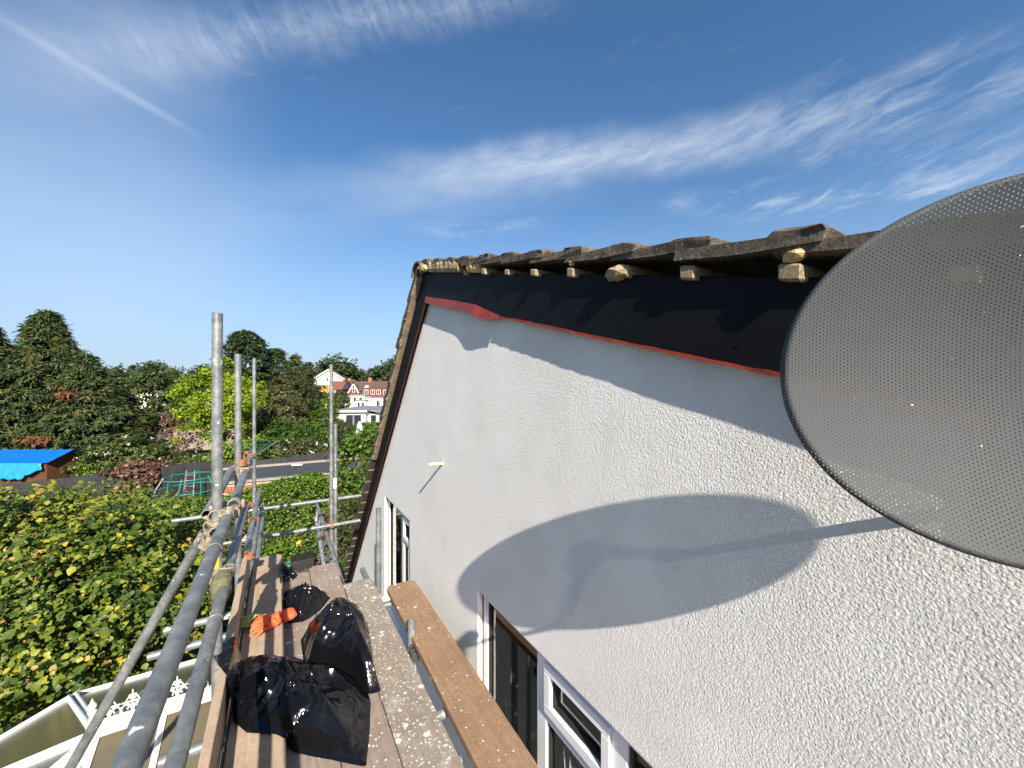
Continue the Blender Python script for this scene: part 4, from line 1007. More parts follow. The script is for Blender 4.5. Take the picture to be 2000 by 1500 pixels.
# ================================================================== NEAR GARDEN PLANTS
def vine():
    base = gp(70, 7.0); t = thing('vine_tree', base, 'broad leafy yellow green tree filling the lower left beside the scaffold', 'tree')
    def W(px, py, dep): return at(px, py, dep)
    # the crown: lobes of leaves, nearer ones lower
    lobes = [((60, 1045, 7.4), (1.5, 1.3, .70)), ((200, 1030, 8.0), (1.3, 1.3, .65)), ((-60, 1080, 6.6), (1.3, 1.3, .9)), ((120, 1120, 6.6), (1.3, 1.3, 1.0)), ((260, 1110, 7.4), (1.1, 1.2, .95)),
             ((40, 1240, 5.9), (1.2, 1.1, 1.0)), ((190, 1220, 6.4), (1.05, 1.0, .95)), ((310, 1180, 7.3), (.8, .9, .9)), ((-60, 1330, 5.6), (1.0, 1.0, .9)), ((100, 1330, 6.4), (1.3, 1.0, .9)), ((240, 1290, 7.4), (1.1, .9, .9)), ((20, 1010, 8.0), (1.4, 1.1, .5)), ((330, 1080, 8.6), (.8, 1.2, .8))]
    m = MB(); root = Vector(base)
    hub = root + Vector((0, 0, 1.7)); m.path([root, root + Vector((.05, 0, .9)), hub], [.14, .12, .11], 10)
    CC = []; DD = []
    for (q, r) in lobes:
        c = W(*q); e = Vector(c); md = hub.lerp(e, .5) + Vector((random.uniform(-.2, .2), random.uniform(-.2, .2), .25))
        m.path([hub, md, e], [.06, .04, .015], 7)
        for k in range(5):
            d = Vector((random.uniform(-1, 1) * r[0], random.uniform(-1, 1) * r[1], random.uniform(-.4, 1) * r[2])); m.path([e - d * .2, e + d * .35, e + d * .8], [.012, .009, .004], 5)
        n = int(88 * r[0] * r[1]); cc, dd = clumps_ellipsoid(c, r, n, .45, .75); CC.append(cc); DD.append(dd)
    m.build('trunk', 'bark', t, True)
    CC = np.concatenate(CC); DD = np.concatenate(DD)
    keep = ~((CC[:, 0] > -.75) | ((CC[:, 0] > -3.4) & (CC[:, 1] < 6.75) & (CC[:, 2] < 3.9))); CC = CC[keep]; DD = DD[keep]
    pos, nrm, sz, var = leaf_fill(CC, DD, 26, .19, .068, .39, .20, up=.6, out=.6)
    sz *= np.where(RNG.random(len(sz)) < .18, 1.45, 1.0)
    nrm += np.array([-.10, -.45, .1])                        # leaves turn to the sun
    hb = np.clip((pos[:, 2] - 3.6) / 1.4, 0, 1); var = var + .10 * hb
    along = RNG.normal(size=pos.shape) + np.array([0, 0, -.8])
    # the leaves that show largest are pieces of their own
    d = pos - np.array([0, 0, H]); dep = d @ Dv; px = 1000 + FPX * (d @ Rv) / dep; py = 758 - FPX * d[:, 2] / dep
    score = np.where((px > 0) & (px < 420) & (py > 930) & (py < 1450), sz / np.linalg.norm(d, axis=1), 0); big = np.zeros(len(pos), bool); big[np.argsort(-score)[:300]] = True
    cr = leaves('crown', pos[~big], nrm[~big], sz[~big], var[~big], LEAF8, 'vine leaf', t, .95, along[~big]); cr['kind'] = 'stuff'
    T, F = LEAF8; ms = []
    for k in range(8):
        me = bpy.data.meshes.new('leaf'); me.from_pydata(T.tolist(), [], F); a = me.attributes.new('var', 'FLOAT', 'FACE'); a.data.foreach_set('value', [min(1, .2 + .1 * k)] * len(F)); me.materials.append(MATS['vine leaf']); ms.append(me)
    N = unit(nrm); Tn = unit(along - N * (along * N).sum(1, keepdims=True)); Bn = np.cross(N, Tn); w = wloc(cr)
    for i in np.where(big)[0]:
        o = bpy.data.objects.new('leaf', ms[int(np.clip((var[i] - .2) * 10, 0, 7))]); COL.objects.link(o); o.parent = cr
        M = Matrix([[*(Bn[i] * sz[i]), 0], [*(Tn[i] * sz[i]), 0], [*(N[i] * sz[i]), 0], [0, 0, 0, 1]]).transposed(); M.translation = Vector(pos[i] - w); o.matrix_local = M
vine()
def hedge(name, label, pts, zt, thick, mat, leaf=.075, n=900, per=14, vb=.5, vs=.17, z0=0.0, cat='hedge', lump=.25):
    """leafy hedge along a ground polyline"""
    P = np.array(pts); seg = np.linalg.norm(np.diff(P, axis=0), axis=1); cum = np.r_[0, np.cumsum(seg)]
    c = P.mean(0); t = thing(name, (c[0], c[1], z0), label, cat)
    q = RNG.random(n) * cum[-1]; X = np.interp(q, cum, P[:, 0]); Y = np.interp(q, cum, P[:, 1])
    d = (P[-1] - P[0]) / np.linalg.norm(P[-1] - P[0]); nn = np.array([d[1], -d[0]])
    a = RNG.random(n) * math.pi * 1.0; rr = .75 + .25 * RNG.random(n)
    top = zt * (1 + lump * (vnoise(np.c_[X * .9, Y * .9], 3) - .5) * 2)
    off = np.cos(a) * rr * thick; zz = np.where(np.sin(a) > .55, top * (.86 + .14 * np.sin(a) * rr), top * RNG.random(n))
    cc = np.c_[X + nn[0] * off, Y + nn[1] * off, z0 + zz]; dd = np.c_[nn[0] * np.cos(a), nn[1] * np.cos(a), np.sin(a)]
    m = MB(); L = [(x, y) for x, y in P]
    for k in range(max(3, int(cum[-1] / .8))):
        f = (k + .5) / max(3, int(cum[-1] / .8)) * cum[-1]; x, y = np.interp(f, cum, P[:, 0]), np.interp(f, cum, P[:, 1]); m.path([(x, y, z0), (x + .05, y, z0 + zt * .4), (x, y + .05, z0 + zt * .8)], [.05, .035, .012], 6)
    st = m.build('stem', 'bark', t, True); st['kind'] = 'stuff'
    cr = leaves('foliage', *leaf_fill(cc, dd, per, leaf * 2.2, leaf, vb, vs, .6, .6), LEAF4, mat, t, .9); cr['kind'] = 'stuff'
    return t
g2 = lambda px, dep: tuple(gp(px, dep)[:2])
hedge('ivy_hedge', 'dense bright green hedge behind the far scaffold poles below the flat roof', [g2(492, 13.6), g2(590, 14.6), g2(705, 15.4)], 2.62, .55, 'hedge leaf', .085, 1500, 15, .55)
hedge('ivy_hedge', 'bright green hedge in front of the green trampoline frame left of the near pole', [g2(228, 13.0), g2(330, 13.3), g2(480, 13.4)], 2.55, .6, 'hedge leaf', .085, 1400, 14, .52)
hedge('laurel_hedge', 'upright glossy laurel bush against the steep tiled roof edge', [g2(688, 15.0), g2(745, 14.2)], 4.3, .8, 'hedge leaf', .13, 520, 15, .40, .16, cat='bush', lump=.12)
hedge('rosemary_bush', 'grey green feathery bush below the laurel near the roof edge', [g2(665, 13.2), g2(720, 12.6)], 1.9, .5, 'olive leaf', .10, 260, 14, .5, cat='bush')
hedge('dark_bush', 'low dark bush beside the yellow flower pot near the roof edge', [g2(660, 11.0), g2(705, 10.2)], 1.2, .55, 'dark leaf', .08, 300, 13, .6, cat='bush')
def patch(name, label, cat, px, dep, rx, ry, h, mat, n, leaf, kind=None, z0=0.0, vb=.5, vs=.25):
    c = gp(px, dep, z0); q = RNG.random((n, 2)) * 2 - 1; q = q[(q ** 2).sum(1) < 1]
    pos = np.c_[c[0] + q[:, 0] * rx, c[1] + q[:, 1] * ry, z0 + RNG.random(len(q)) * h]
    o = leaves(name, pos, RNG.normal(size=pos.shape) * .6 + [0, -.3, .7], leaf * (.6 + .8 * RNG.random(len(pos))), vb + RNG.normal(size=len(pos)) * vs, LEAF4, mat, None)
    return tag(o, label, cat, kind=kind)
patch('heather', 'pinkish heather ground cover beyond the end of the deck', 'ground cover', 598, 13.2, 1.2, .9, .35, 'heather', 1500, .07, 'stuff')
patch('border_plants', 'low dark green ground cover in the shade under the scaffold', 'ground cover', 440, 10.5, 2.0, 1.6, .5, 'dark leaf', 2200, .10, 'stuff')
patch('strap_leaves', 'low mixed garden plants along the foot of the hedge', 'ground cover', 560, 13.4, 1.6, .4, .8, 'hedge leaf', 900, .14, 'stuff')
patch('red_shrub', 'small dark red shrub behind the lattice beam', 'shrub', 634, 14.3, .25, .25, 1.5, 'red plant', 260, .12)
def boxy(name, label, cat, px, dep, w, d, h, mat, z0=0.0, lid=None):
    c = gp(px, dep, z0); t = thing(name, tuple(c), label, cat)
    m = MB(); m.box((c[0] - w / 2, c[1] - d / 2, z0), (c[0] + w / 2, c[1] + d / 2, z0 + h)); m.build('tub', mat, t, bevel=.03)
    m = MB(); m.box((c[0] - w / 2 - .03, c[1] - d / 2 - .03, z0 + h), (c[0] + w / 2 + .03, c[1] + d / 2 + .03, z0 + h + .06)); m.build('lid', lid or mat, t, bevel=.02)
    return t
boxy('storage_box', 'long black storage box beside the hedge', 'box', 607, 13.9, .95, .5, .55, 'black plastic box')
boxy('compost_box', 'square black box in front of the long storage box', 'box', 592, 13.0, .65, .55, .50, 'black plastic box')
def sack():
    c = gp(563, 12.9); V = []; F = []; n = 14; prof = [(.10, 0), (.15, .05), (.15, .18), (.11, .30), (.05, .36), (.08, .42)]
    for i, (r, h) in enumerate(prof):
        for j in range(n): a = 2 * math.pi * j / n; w = 1 + .14 * math.sin(3 * a + i * 1.3); V.append((c[0] + r * w * math.cos(a), c[1] + r * w * math.sin(a), h))
    F = [(i * n + j, i * n + (j + 1) % n, (i + 1) * n + (j + 1) % n, (i + 1) * n + j) for i in range(len(prof) - 1) for j in range(n)]
    tag(obj('garden_sack', V, F, 'green polythene', None, True), 'tied green plastic sack standing left of the black boxes', 'sack')
sack()
def pot(label, px, dep, mat, pm, h=.4, r=.2):
    c = gp(px, dep); t = thing('flower_pot', tuple(c), label, 'flower pot'); n = 16; prof = [(r * .7, 0), (r, h * .92), (r * 1.08, h * .92), (r * 1.08, h), (r * .9, h), (r * .85, h * .85)]
    m = MB(); m.add([(c[0] + q * math.cos(2 * math.pi * j / n), c[1] + q * math.sin(2 * math.pi * j / n), z) for q, z in prof for j in range(n)], [(i * n + j, i * n + (j + 1) % n, (i + 1) * n + (j + 1) % n, (i + 1) * n + j) for i in range(len(prof) - 1) for j in range(n)] + [tuple(range(n))[::-1]])
    m.build('pot', pm, t, True)
    cc = np.array([[c[0], c[1], h + .18]]) + RNG.normal(size=(40, 3)) * [r * .9, r * .9, .12]
    leaves('plant', *leaf_fill(cc, unit(cc - [c[0], c[1], h]), 9, .07, .085, .5, .25), LEAF4, mat, t)
pot('white pot with a yellow leaved plant near the steep roof edge', 679, 11.8, 'yellow plant', 'white paint', .55, .26)
pot('terracotta pot with dark leaves behind the white pot near the roof edge', 690, 11.4, 'dark leaf', 'terracotta', .35, .2)
def lantern():
    c = gp(619, 11.2); t = thing('garden_lantern', tuple(c), 'white garden lantern with dark cap standing past the end of the deck', 'lantern')
    m = MB(); m.add([(c[0] + s * a, c[1] + q * a, z) for z, a in ((0, .22), (.42, .12)) for s, q in ((-1, -1), (1, -1), (1, 1), (-1, 1))], [(0, 3, 2, 1), (4, 5, 6, 7), (0, 1, 5, 4), (1, 2, 6, 5), (2, 3, 7, 6), (3, 0, 4, 7)]); m.build('body', 'white paint', t, bevel=.01)
    m = MB(); m.tube((c[0], c[1], .42), (c[0], c[1], .50), .15, 12, r1=.10); m.build('cap', 'black plastic box', t)
lantern()
tag((lambda m: (m.box((gp(586, 13.8)[0] - .11, gp(586, 13.8)[1] - .06, .60), (gp(586, 13.8)[0] + .11, gp(586, 13.8)[1] + .06, .74)), m.prism([(-.12, .741), (.12, .741), (0, .79)], -.07, .07, lambda u, v, d: (gp(586, 13.8)[0] + u, gp(586, 13.8)[1] + d, v)), m.tube((gp(586, 13.8)[0], gp(586, 13.8)[1], 0), (gp(586, 13.8)[0], gp(586, 13.8)[1], .6), .02, 8), m.build('bird_table', 'yellow plastic'))[-1])(MB()), 'small yellow box on a post in front of the hedge', 'bird table')

# ================================================================== FLAT ROOF, FENCES, SHED, TRAMPOLINE
def flat_roof():
    rl, rr, fl, fr = (at(432, 918, z=2.6), at(700, 896, z=2.6), at(432, 944, z=2.6), at(700, 920, z=2.6))
    c = (rl + rr + fl + fr) / 4; t = thing('garage', (c[0], c[1], 0), 'long low garage with dark felt flat roof and pale brick front', 'garage')
    m = MB(); q = [rl, rr, fr, fl]; m.add([(*p[:2], 2.52) for p in q] + [(*p[:2], 2.60) for p in q], [(0, 3, 2, 1), (4, 5, 6, 7), (0, 1, 5, 4), (1, 2, 6, 5), (2, 3, 7, 6), (3, 0, 4, 7)]); rf = m.build('roof', 'roofing felt', t)
    m = MB(); m.bar(tuple(rl + [0, 0, .03]), tuple(rr + [0, 0, .03]), .16, .10); m.build('kerb', 'coping stone', rf)
    m = MB(); m.bar(tuple(fl + [0, 0, .0]), tuple(fr + [0, 0, .0]), .2, .08); m.build('fascia', 'coping stone', rf)
    w = MB(); cc = c.copy()
    for a, b in ((fl, fr), (fr, rr), (rr, rl), (rl, fl)):
        a = a + (cc - a) * .03; b = b + (cc - b) * .03; w.bar((a[0], a[1], 1.26), (b[0], b[1], 1.26), .2, 2.5)
    wl = w.build('wall', 'pale brick', t)
    u = (fr - fl); Ln = np.linalg.norm(u); u /= Ln; src = None; k = 0                     # soldier course of red bricks under the roof edge
    nrm = np.array([u[1], -u[0], 0]); x = .05
    while x < Ln - .1 and k < 300:
        p = fl + u * x - nrm * 0 + nrm * .075; p[2] = 2.36
        if src is None:
            m = MB(); m.bar(tuple(p - u * .05), tuple(p + u * .05), .06, .21); src = m.build('brick', 'brick red', wl, origin=p)
        else: copy_part(src, wl, tuple(p))
        x += .115; k += 1
    m = MB(); p = at(580, 908, z=2.68); m.bar(tuple(p - u * .22), tuple(p + u * .22), .06, .05); tag(m.build('timber_offcut', 'white paint'), 'short white timber offcut lying on the flat roof edge', 'timber')
flat_roof()
def fence(label, pts, mat, bw=.15, post='black boarding', group=None, zb0=0.0, cat='fence', jitter=.006):
    """boarded fence through (x, y, ztop) points: every board its own piece"""
    c = np.mean([p[:2] for p in pts], 0); t = thing('fence', (c[0], c[1], zb0), label, cat, group); src = {}
    for (a, b) in zip(pts[:-1], pts[1:]):
        a = np.array(a); b = np.array(b); L = np.linalg.norm((b - a)[:2]); u = (b - a) / L; n = int(L / bw); ang = math.atan2(u[1], u[0])
        m0 = MB(); h = 1.0
        for k in range(n):
            p = a + u * (k + .5) * bw; zt = p[2] + random.uniform(-jitter, jitter); key = 'b'
            if key not in src:
                m = MB(); m.box((-bw / 2 + .004, -.011, 0), (bw / 2 - .004, .011, 1)); o = m.build('board', mat, t, origin=(0, 0, 0)); src[key] = o; o.data.name = 'board'
            else: o = src[key].copy(); COL.objects.link(o); o.parent = t
            o.location = np.array([p[0], p[1], zb0]) - wloc(t); o.rotation_euler = (0, random.uniform(-.006, .006), ang); o.scale = (1, 1, zt - zb0)
        for k in range(int(L / 1.83) + 1):
            p = a + u * min(k * 1.83, L); m = MB(); off = np.array([-u[1], u[0], 0]) * .06; m.bar((p[0] + off[0], p[1] + off[1], zb0), (p[0] + off[0], p[1] + off[1], p[2] - .05), .09, .09, (0, 1, 0)); m.build('post', post, t)
        for zz in (.3, .85):
            m = MB(); off = np.array([-u[1], u[0], 0]) * .03; q0 = a + off; q1 = b + off; m.bar((q0[0], q0[1], zb0 + (a[2] - zb0) * zz), (q1[0], q1[1], zb0 + (b[2] - zb0) * zz), .03, .08); m.build('rail', post, t)
    return t
P3 = lambda px, py, dep: tuple(at(px, py, dep))
fence('black boarded fence behind the felt flat roof', [P3(428, 906, 20.4), P3(560, 893, 22.0), P3(640, 882, 23.5), P3(692, 877, 24.3)], 'black fence panel', .20)
fence('dark slatted fence in front of the blue tarpaulin shed', [P3(-40, 950, 16.6), P3(120, 934, 18.4), P3(262, 918, 20.4)], 'black fence panel', .11)
fence('pale weathered timber fence behind the golden tree', [P3(338, 838, 36.0), P3(408, 836, 36.6), P3(470, 838, 37)], 'fence timber', .24, post='fence timber', zb0=.4)
fence('grey timber fence right of the blue tarpaulin shed', [P3(128, 899, 27.0), P3(230, 897, 27.5)], 'fence timber', .2, post='fence timber')
fence('short weathered fence beyond the shrubs left of the white bungalow', [P3(580, 822, 50.0), P3(632, 820, 51.0)], 'fence timber', .3, post='fence timber')
def net_sheet():
    a, b, c = at(314, 914, 18.2), at(352, 906, 18.8), at(432, 900, 19.6)
    V = []; F = []; n = 24; Q = [a + (b - a) * f for f in np.linspace(0, 1, 8)[:-1]] + [b + (c - b) * f for f in np.linspace(0, 1, 17)]
    for i, p in enumerate(Q):
        s = .03 * math.sin(i * 1.1)
        for z in np.linspace(0, 1, 6): V.append((p[0] + s * (1 - z) + .05 * math.sin(i + z * 5), p[1] + .06 * math.sin(i * .7 + z * 4), p[2] * (1 - z) + .2 * z))
    m = len(Q); F = [(i * 6 + j, i * 6 + j + 1, (i + 1) * 6 + j + 1, (i + 1) * 6 + j) for i in range(m - 1) for j in range(5)]
    o = obj('netting', V, F, 'black netting', None, True); tag(o, 'black netting sheet hung behind the green trampoline frame', 'netting')
    s = o.modifiers.new('t', 'SOLIDIFY'); s.thickness = .01
net_sheet()
def trampoline():
    c = gp(372, 16.6); R = 1.15; t = thing('trampoline', tuple(c), 'green tube trampoline frame with leaning poles behind the hedge', 'trampoline')
    for k in range(6):
        a = k * math.pi / 3 + .35; p = Vector((c[0] + R * math.cos(a), c[1] + R * math.sin(a), 0)); o = Vector((math.cos(a), math.sin(a), 0))
        m = MB(); m.path([p, p + Vector((0, 0, 1.9)), p + Vector((0, 0, 2.05)) - o * .03, p + Vector((0, 0, 2.5)) - o * .28], .026, 8); m.build('pole', 'green steel' if k % 3 else 'aluminium', t, True)
    for z, r in ((.9, R + .03), (1.92, R + .02), (2.42, R - .22)):
        m = MB(); m.path([(c[0] + r * math.cos(q), c[1] + r * math.sin(q), z) for q in np.linspace(0, 2 * math.pi, 33)[:-1]], .022, 7, closed=True); m.build('ring', 'green steel', t, True)
    m = MB(); n = 32; m.add([(c[0] + (R - .05) * math.cos(q), c[1] + (R - .05) * math.sin(q), .88) for q in np.linspace(0, 2 * math.pi, n + 1)[:-1]], [tuple(range(n))]); m.build('mat', 'black netting', t)
trampoline()
def ladder(label, px, dep, w, h, lean):
    c = gp(px, dep, .0); t = thing('ladder', tuple(c), label, 'ladder'); r = Rv; d = Dv * lean
    for s in (-1, 1): m = MB(); m.bar(tuple(c + r * s * w / 2), tuple(c + r * s * w / 2 * .8 + d + Zv * h), .035, .06); m.build('stile', 'aluminium', t)
    for k in range(9): q = (k + .6) / 9.4; m = MB(); p = c + d * q + Zv * h * q; m.tube(tuple(p - r * w * .5 * (1 - .2 * q)), tuple(p + r * w * .5 * (1 - .2 * q)), .016, 8); m.build('rung', 'aluminium', t)
ladder('aluminium step ladder standing behind the green trampoline frame', 364, 17.9, .5, 2.35, .25)
def shed():
    ctr = gp(76, 24.2); r, d = Rv, Dv
    t = thing('shed', tuple(ctr), 'brown timber shed under a blue tarpaulin', 'shed')
    L = lambda a, b, z: tuple(ctr + r * a + d * b + Zv * z)
    Wd, Dp, ze, zr = 1.85, 1.15, 1.85, 2.36; m = MB()
    m.prism([(-Dp, 0), (Dp, 0), (Dp, ze), (0, zr - .04), (-Dp, ze)], -Wd, Wd, lambda u, v, q: L(q, u, v)); m.build('body', 'shed timber', t)
    for k in range(9): mm = MB(); b0 = -Dp + k * .256; mm.box((Wd + .002, b0, .02), (Wd + .022, b0 + .245, ze - .02), lambda x, y, z: L(x, y, z)); mm.build('board', 'shed timber', t)
    prof = [(Dp + .25, ze - .12), (Dp * .5, (ze + zr) / 2 + .02), (0, zr + .03), (-Dp * .5, (ze + zr) / 2 + .02), (-Dp - .18, ze - .05)]
    n = 40; V = []; F = []; xs = np.linspace(-Wd - .5, Wd + .28, n)
    for i, x in enumerate(xs):
        for j, (b, z) in enumerate(prof): V.append(L(x, b + .02 * math.sin(i * .8 + j), z + .015 * math.sin(i * 1.3 + j * 2)))
    k = len(prof); F = [(i * k + j, i * k + j + 1, (i + 1) * k + j + 1, (i + 1) * k + j) for i in range(n - 1) for j in range(k - 1)]
    tp = thing('tarpaulin', L(0, 0, zr), 'bright blue tarpaulin draped over the shed roof and hanging down', 'tarpaulin')
    o = obj('roof_sheet', V, F, 'blue tarpaulin', tp); s = o.modifiers.new('t', 'SOLIDIFY'); s.thickness = .01
    n, kk = 60, 14; V = []
    for i in range(n):
        x = -Wd - .45 + (2 * Wd + .35) * i / (n - 1); f = i / (n - 1); low = ze - .05 - (.95 - .55 * max(0, f - .7) / .3) + .05 * math.sin(i * .7)
        for j in range(kk):
            q = j / (kk - 1); V.append(L(x + .10 * q * math.sin(i * .35), -Dp - .19 - .10 * q - .06 * math.sin(i * .55 + q * 5) * q - .03 * math.sin(i * 1.7 + q * 9) * q, ze - .06 + (low - ze + .06) * q))
    o = obj('hanging_sheet', V, [(i * kk + j, i * kk + j + 1, (i + 1) * kk + j + 1, (i + 1) * kk + j) for i in range(n - 1) for j in range(kk - 1)], 'sunlit blue tarpaulin', tp, True); s = o.modifiers.new('t', 'SOLIDIFY'); s.thickness = .01
shed()
def drier():
    c = gp(497, 24.5); t = thing('rotary_drier', tuple(c), 'rotary washing line with spread arms behind the black fence', 'washing line')
    m = MB(); m.tube(tuple(c), tuple(c + Zv * 2.0), .025, 8); m.build('post', 'aluminium', t)
    for k in range(4):
        a = k * math.pi / 2 + .45; m = MB(); m.tube(tuple(c + Zv * 1.95), tuple(c + np.array([math.cos(a) * 1.5, math.sin(a) * 1.5, 2.75])), .016, 6); m.build('arm', 'aluminium', t)
    for q in (.5, .75, 1.0):
        m = MB(); m.path([tuple(c + np.array([math.cos(k * math.pi / 2 + .45) * 1.5 * q, math.sin(k * math.pi / 2 + .45) * 1.5 * q, 1.95 + .8 * q])) for k in range(4)], .005, 4, closed=True); m.build('line', 'green steel', t)
drier()
def parasol():
    c = gp(702, 36.0); t = thing('parasol', tuple(c), 'closed pale green garden parasol in front of the white bungalow', 'parasol')
    z0, z1 = 1.15, 3.15; n = 16; V = []; prof = [(.20, 0), (.34, .12), (.36, .3), (.27, .55), (.19, .8), (.09, .96), (.01, 1.0)]
    for r, h in prof:
        for j in range(n): a = 2 * math.pi * j / n; q = r * (1 + .16 * (1 if j % 2 else -1)); V.append((c[0] + q * math.cos(a), c[1] + q * math.sin(a), z0 + (z1 - z0) * h))
    obj('canopy', V, [(i * n + j, i * n + (j + 1) % n, (i + 1) * n + (j + 1) % n, (i + 1) * n + j) for i in range(len(prof) - 1) for j in range(n)], 'pale green canvas', t)
    m = MB(); m.tube((c[0], c[1], 0), (c[0], c[1], z0 + .3), .03, 8); m.build('pole', 'white paint', t); m = MB(); m.tube((c[0], c[1], 0), (c[0], c[1], .08), .3, 16); m.build('base', 'coping stone', t)
parasol()

# ================================================================== HOUSES BEYOND
def frame(px, dep, turn=0.0):
    c = gp(px, dep); ca, sa = math.cos(turn), math.sin(turn); r = Rv * ca + Dv * sa; d = Dv * ca - Rv * sa
    return c, (lambda a, b, z: tuple(c + r * a + d * b + Zv * z))
def wbox(L, lo, hi, name, mat, par, **k): m = MB(); m.box(lo, hi, L); return m.build(name, mat, par, **k)
def win_(L, par, a, z, w, h, b, lights=2, mat='dark pane'):
    """window on the face b (towards the camera): frame proud, one pane per light"""
    f = MB(); e = .09
    f.box((a - w / 2, b - .07, z), (a + w / 2, b - .004, z + e), L); f.box((a - w / 2, b - .07, z + h - e), (a + w / 2, b - .004, z + h), L)
    for k in range(lights + 1): q = a - w / 2 + (w - e) * k / lights; f.box((q, b - .07, z + e), (q + e, b - .004, z + h - e), L)
    o = f.build('window', 'white paint', par)
    for k in range(lights): q = a - w / 2 + e + (w - e) * k / lights; wbox(L, (q, b - .03, z + e), (q + (w - e) / lights - e, b - .012, z + h - e), 'pane', mat, o)
    return o
def gable_roof(L, a0, a1, b0, b1, ze, zr, mat, par, axis='a', over=.3, name='roof'):
    m = MB(); th = .18
    if axis == 'a':
        bm = (b0 + b1) / 2; s = (zr - ze) / (bm - b0); pr = [(b0 - over, ze - over * s), (bm, zr), (b1 + over, ze - over * s), (b1 + over, ze - over * s + th), (bm, zr + th), (b0 - over, ze - over * s + th)]
        m.prism(pr, a0 - over, a1 + over, lambda u, v, q: L(q, u, v))
    else:
        am = (a0 + a1) / 2; s = (zr - ze) / (am - a0); pr = [(a0 - over, ze - over * s), (am, zr), (a1 + over, ze - over * s), (a1 + over, ze - over * s + th), (am, zr + th), (a0 - over, ze - over * s + th)]
        m.prism(pr, b0 - over, b1 + over, lambda u, v, q: L(u, q, v))
    return m.build(name, mat, par)
def bungalow():
    c, L = frame(690, 57, .12); t = thing('bungalow', tuple(c), 'white flat roofed bungalow extension with grey glazed doors', 'house')
    wbox(L, (-2.5, 0, 0), (1.75, 14, 2.75), 'wall', 'white render', t)
    wbox(L, (-2.8, -.45, 2.75), (2.0, 14.4, 2.98), 'roof', 'grey roofing', t)
    wbox(L, (-2.82, -.50, 2.70), (2.02, -.452, 2.92), 'fascia', 'white paint', t)
    for a in (-1.02, .12): o = wbox(L, (a, -.05, .15), (a + 1.0, -.004, 2.3), 'glazed_door', 'grey door', t); wbox(L, (a + .08, -.075, .25), (a + .92, -.052, 2.2), 'pane', 'dark pane', o)
    wbox(L, (-.02, -.08, .15), (.11, -.003, 2.3), 'mullion', 'grey roofing', t); wbox(L, (-1.75, -.06, 1.35), (-1.62, -.003, 1.75), 'wall_light', 'grey door', t)
    wbox(L, (1.76, 2.0, 0), (5.6, 12, 2.3), 'wall', 'white render', t); wbox(L, (2.0, 1.96, .2), (2.8, 1.997, 2.1), 'glazed_door', 'dark pane', t); wbox(L, (3.3, 1.90, 0), (3.5, 1.996, 2.25), 'column', 'white paint', t)
    m = MB(); m.prism([(2.02, 2.92), (7.5, 1.75), (7.5, 1.60), (2.02, 2.77)], 1.3, 13, lambda u, v, q: L(u, q, v)); m.build('roof', 'grey roofing', t)
    wbox(L, (4.1, 6.0, 2.2), (8, 10, 3.2), 'wall', 'white render', t)
    for a in (-2.55, 1.8): m = MB(); m.tube(L(a, -.08, 0), L(a, -.08, 2.7), .05, 8); m.build('downpipe', 'grey door', t)
bungalow()
def red_house():
    c, L = frame(724, 112, .05); t = thing('tile_hung_house', tuple(c), 'long red tile hung house with four white windows in a row', 'house')
    wbox(L, (-5.6, 0, 0), (7, 8, 3.6), 'wall', 'white render', t); wbox(L, (-2.2, -.5, 3.4), (6.4, 0, 6.25), 'tile_hanging', 'hung tile', t)
    gable_roof(L, -5.6, 7, 0, 8, 5.6, 8.1, 'brown roof tile', t); wbox(L, (-5.6, 0.01, 3.6), (7, 7.99, 5.7), 'upper_wall', 'hung tile', t)
    wbox(L, (-2.3, -.6, 6.26), (6.5, .4, 6.42), 'dormer_roof', 'brown roof tile', t); wbox(L, (-2.3, -.66, 3.3), (6.5, -.502, 3.42), 'gutter', 'white paint', t)
    for a in (-1.1, .75, 2.4, 4.3): win_(L, t, a, 4.35, 1.15, 1.35, -.5)
    # cross gable at the left with white barge
    wbox(L, (-5.4, -1.6, 0), (-3.1, 0, 5.2), 'gable_wall', 'hung tile', t)
    m = MB(); m.prism([(-5.4, 5.2), (-3.1, 5.2), (-4.25, 7.1)], -1.6, 0, lambda u, v, q: L(u, q, v)); m.build('gable', 'hung tile', t); gable_roof(L, -5.4, -3.1, -1.5, 2.5, 5.2, 7.1, 'brown roof tile', t, 'b', .25)
    for s in (-1, 1): m = MB(); m.bar(L(-4.25 + s * 1.5, -1.85, 4.75), L(-4.25, -1.85, 7.35), .06, .3, (0, 0, 1)); m.build('bargeboard', 'white paint', t)
    win_(L, t, -4.25, 5.0, .7, 1.2, -1.62, 1)
    wbox(L, (-1.8, 3.6, 8.0), (-.9, 4.4, 9.3), 'chimney', 'brick red', t)
    m = MB(); m.prism([(-1.6, 6.3), (-.7, 6.3), (-1.15, 7.0)], -.7, 1.5, lambda u, v, q: L(u, q, v)); m.build('dormer', 'white paint', t)
red_house()
def extension(label, px, dep, w, h, dp, mat, wins, turn=0.05, pitched=False):
    c, L = frame(px, dep, turn); t = thing('white_extension', tuple(c), label, 'building'); wbox(L, (-w / 2, 0, 0), (w / 2, dp, h), 'wall', mat, t)
    if pitched:
        m = MB(); m.prism([(-w / 2, h), (w / 2, h), (0, h + w * .42)], 0, dp, lambda u, v, q: L(u, q, v)); m.build('gable', mat, t); gable_roof(L, -w / 2, w / 2, 0, dp, h, h + w * .42, 'grey door', t, 'b', .15)
    else: wbox(L, (-w / 2 - .15, -.2, h), (w / 2 + .15, dp, h + .18), 'roof', 'grey roofing', t)
    for (a, z, ww, hh) in wins: win_(L, t, a, z, ww, hh, 0, 2 if ww > .9 else 1)
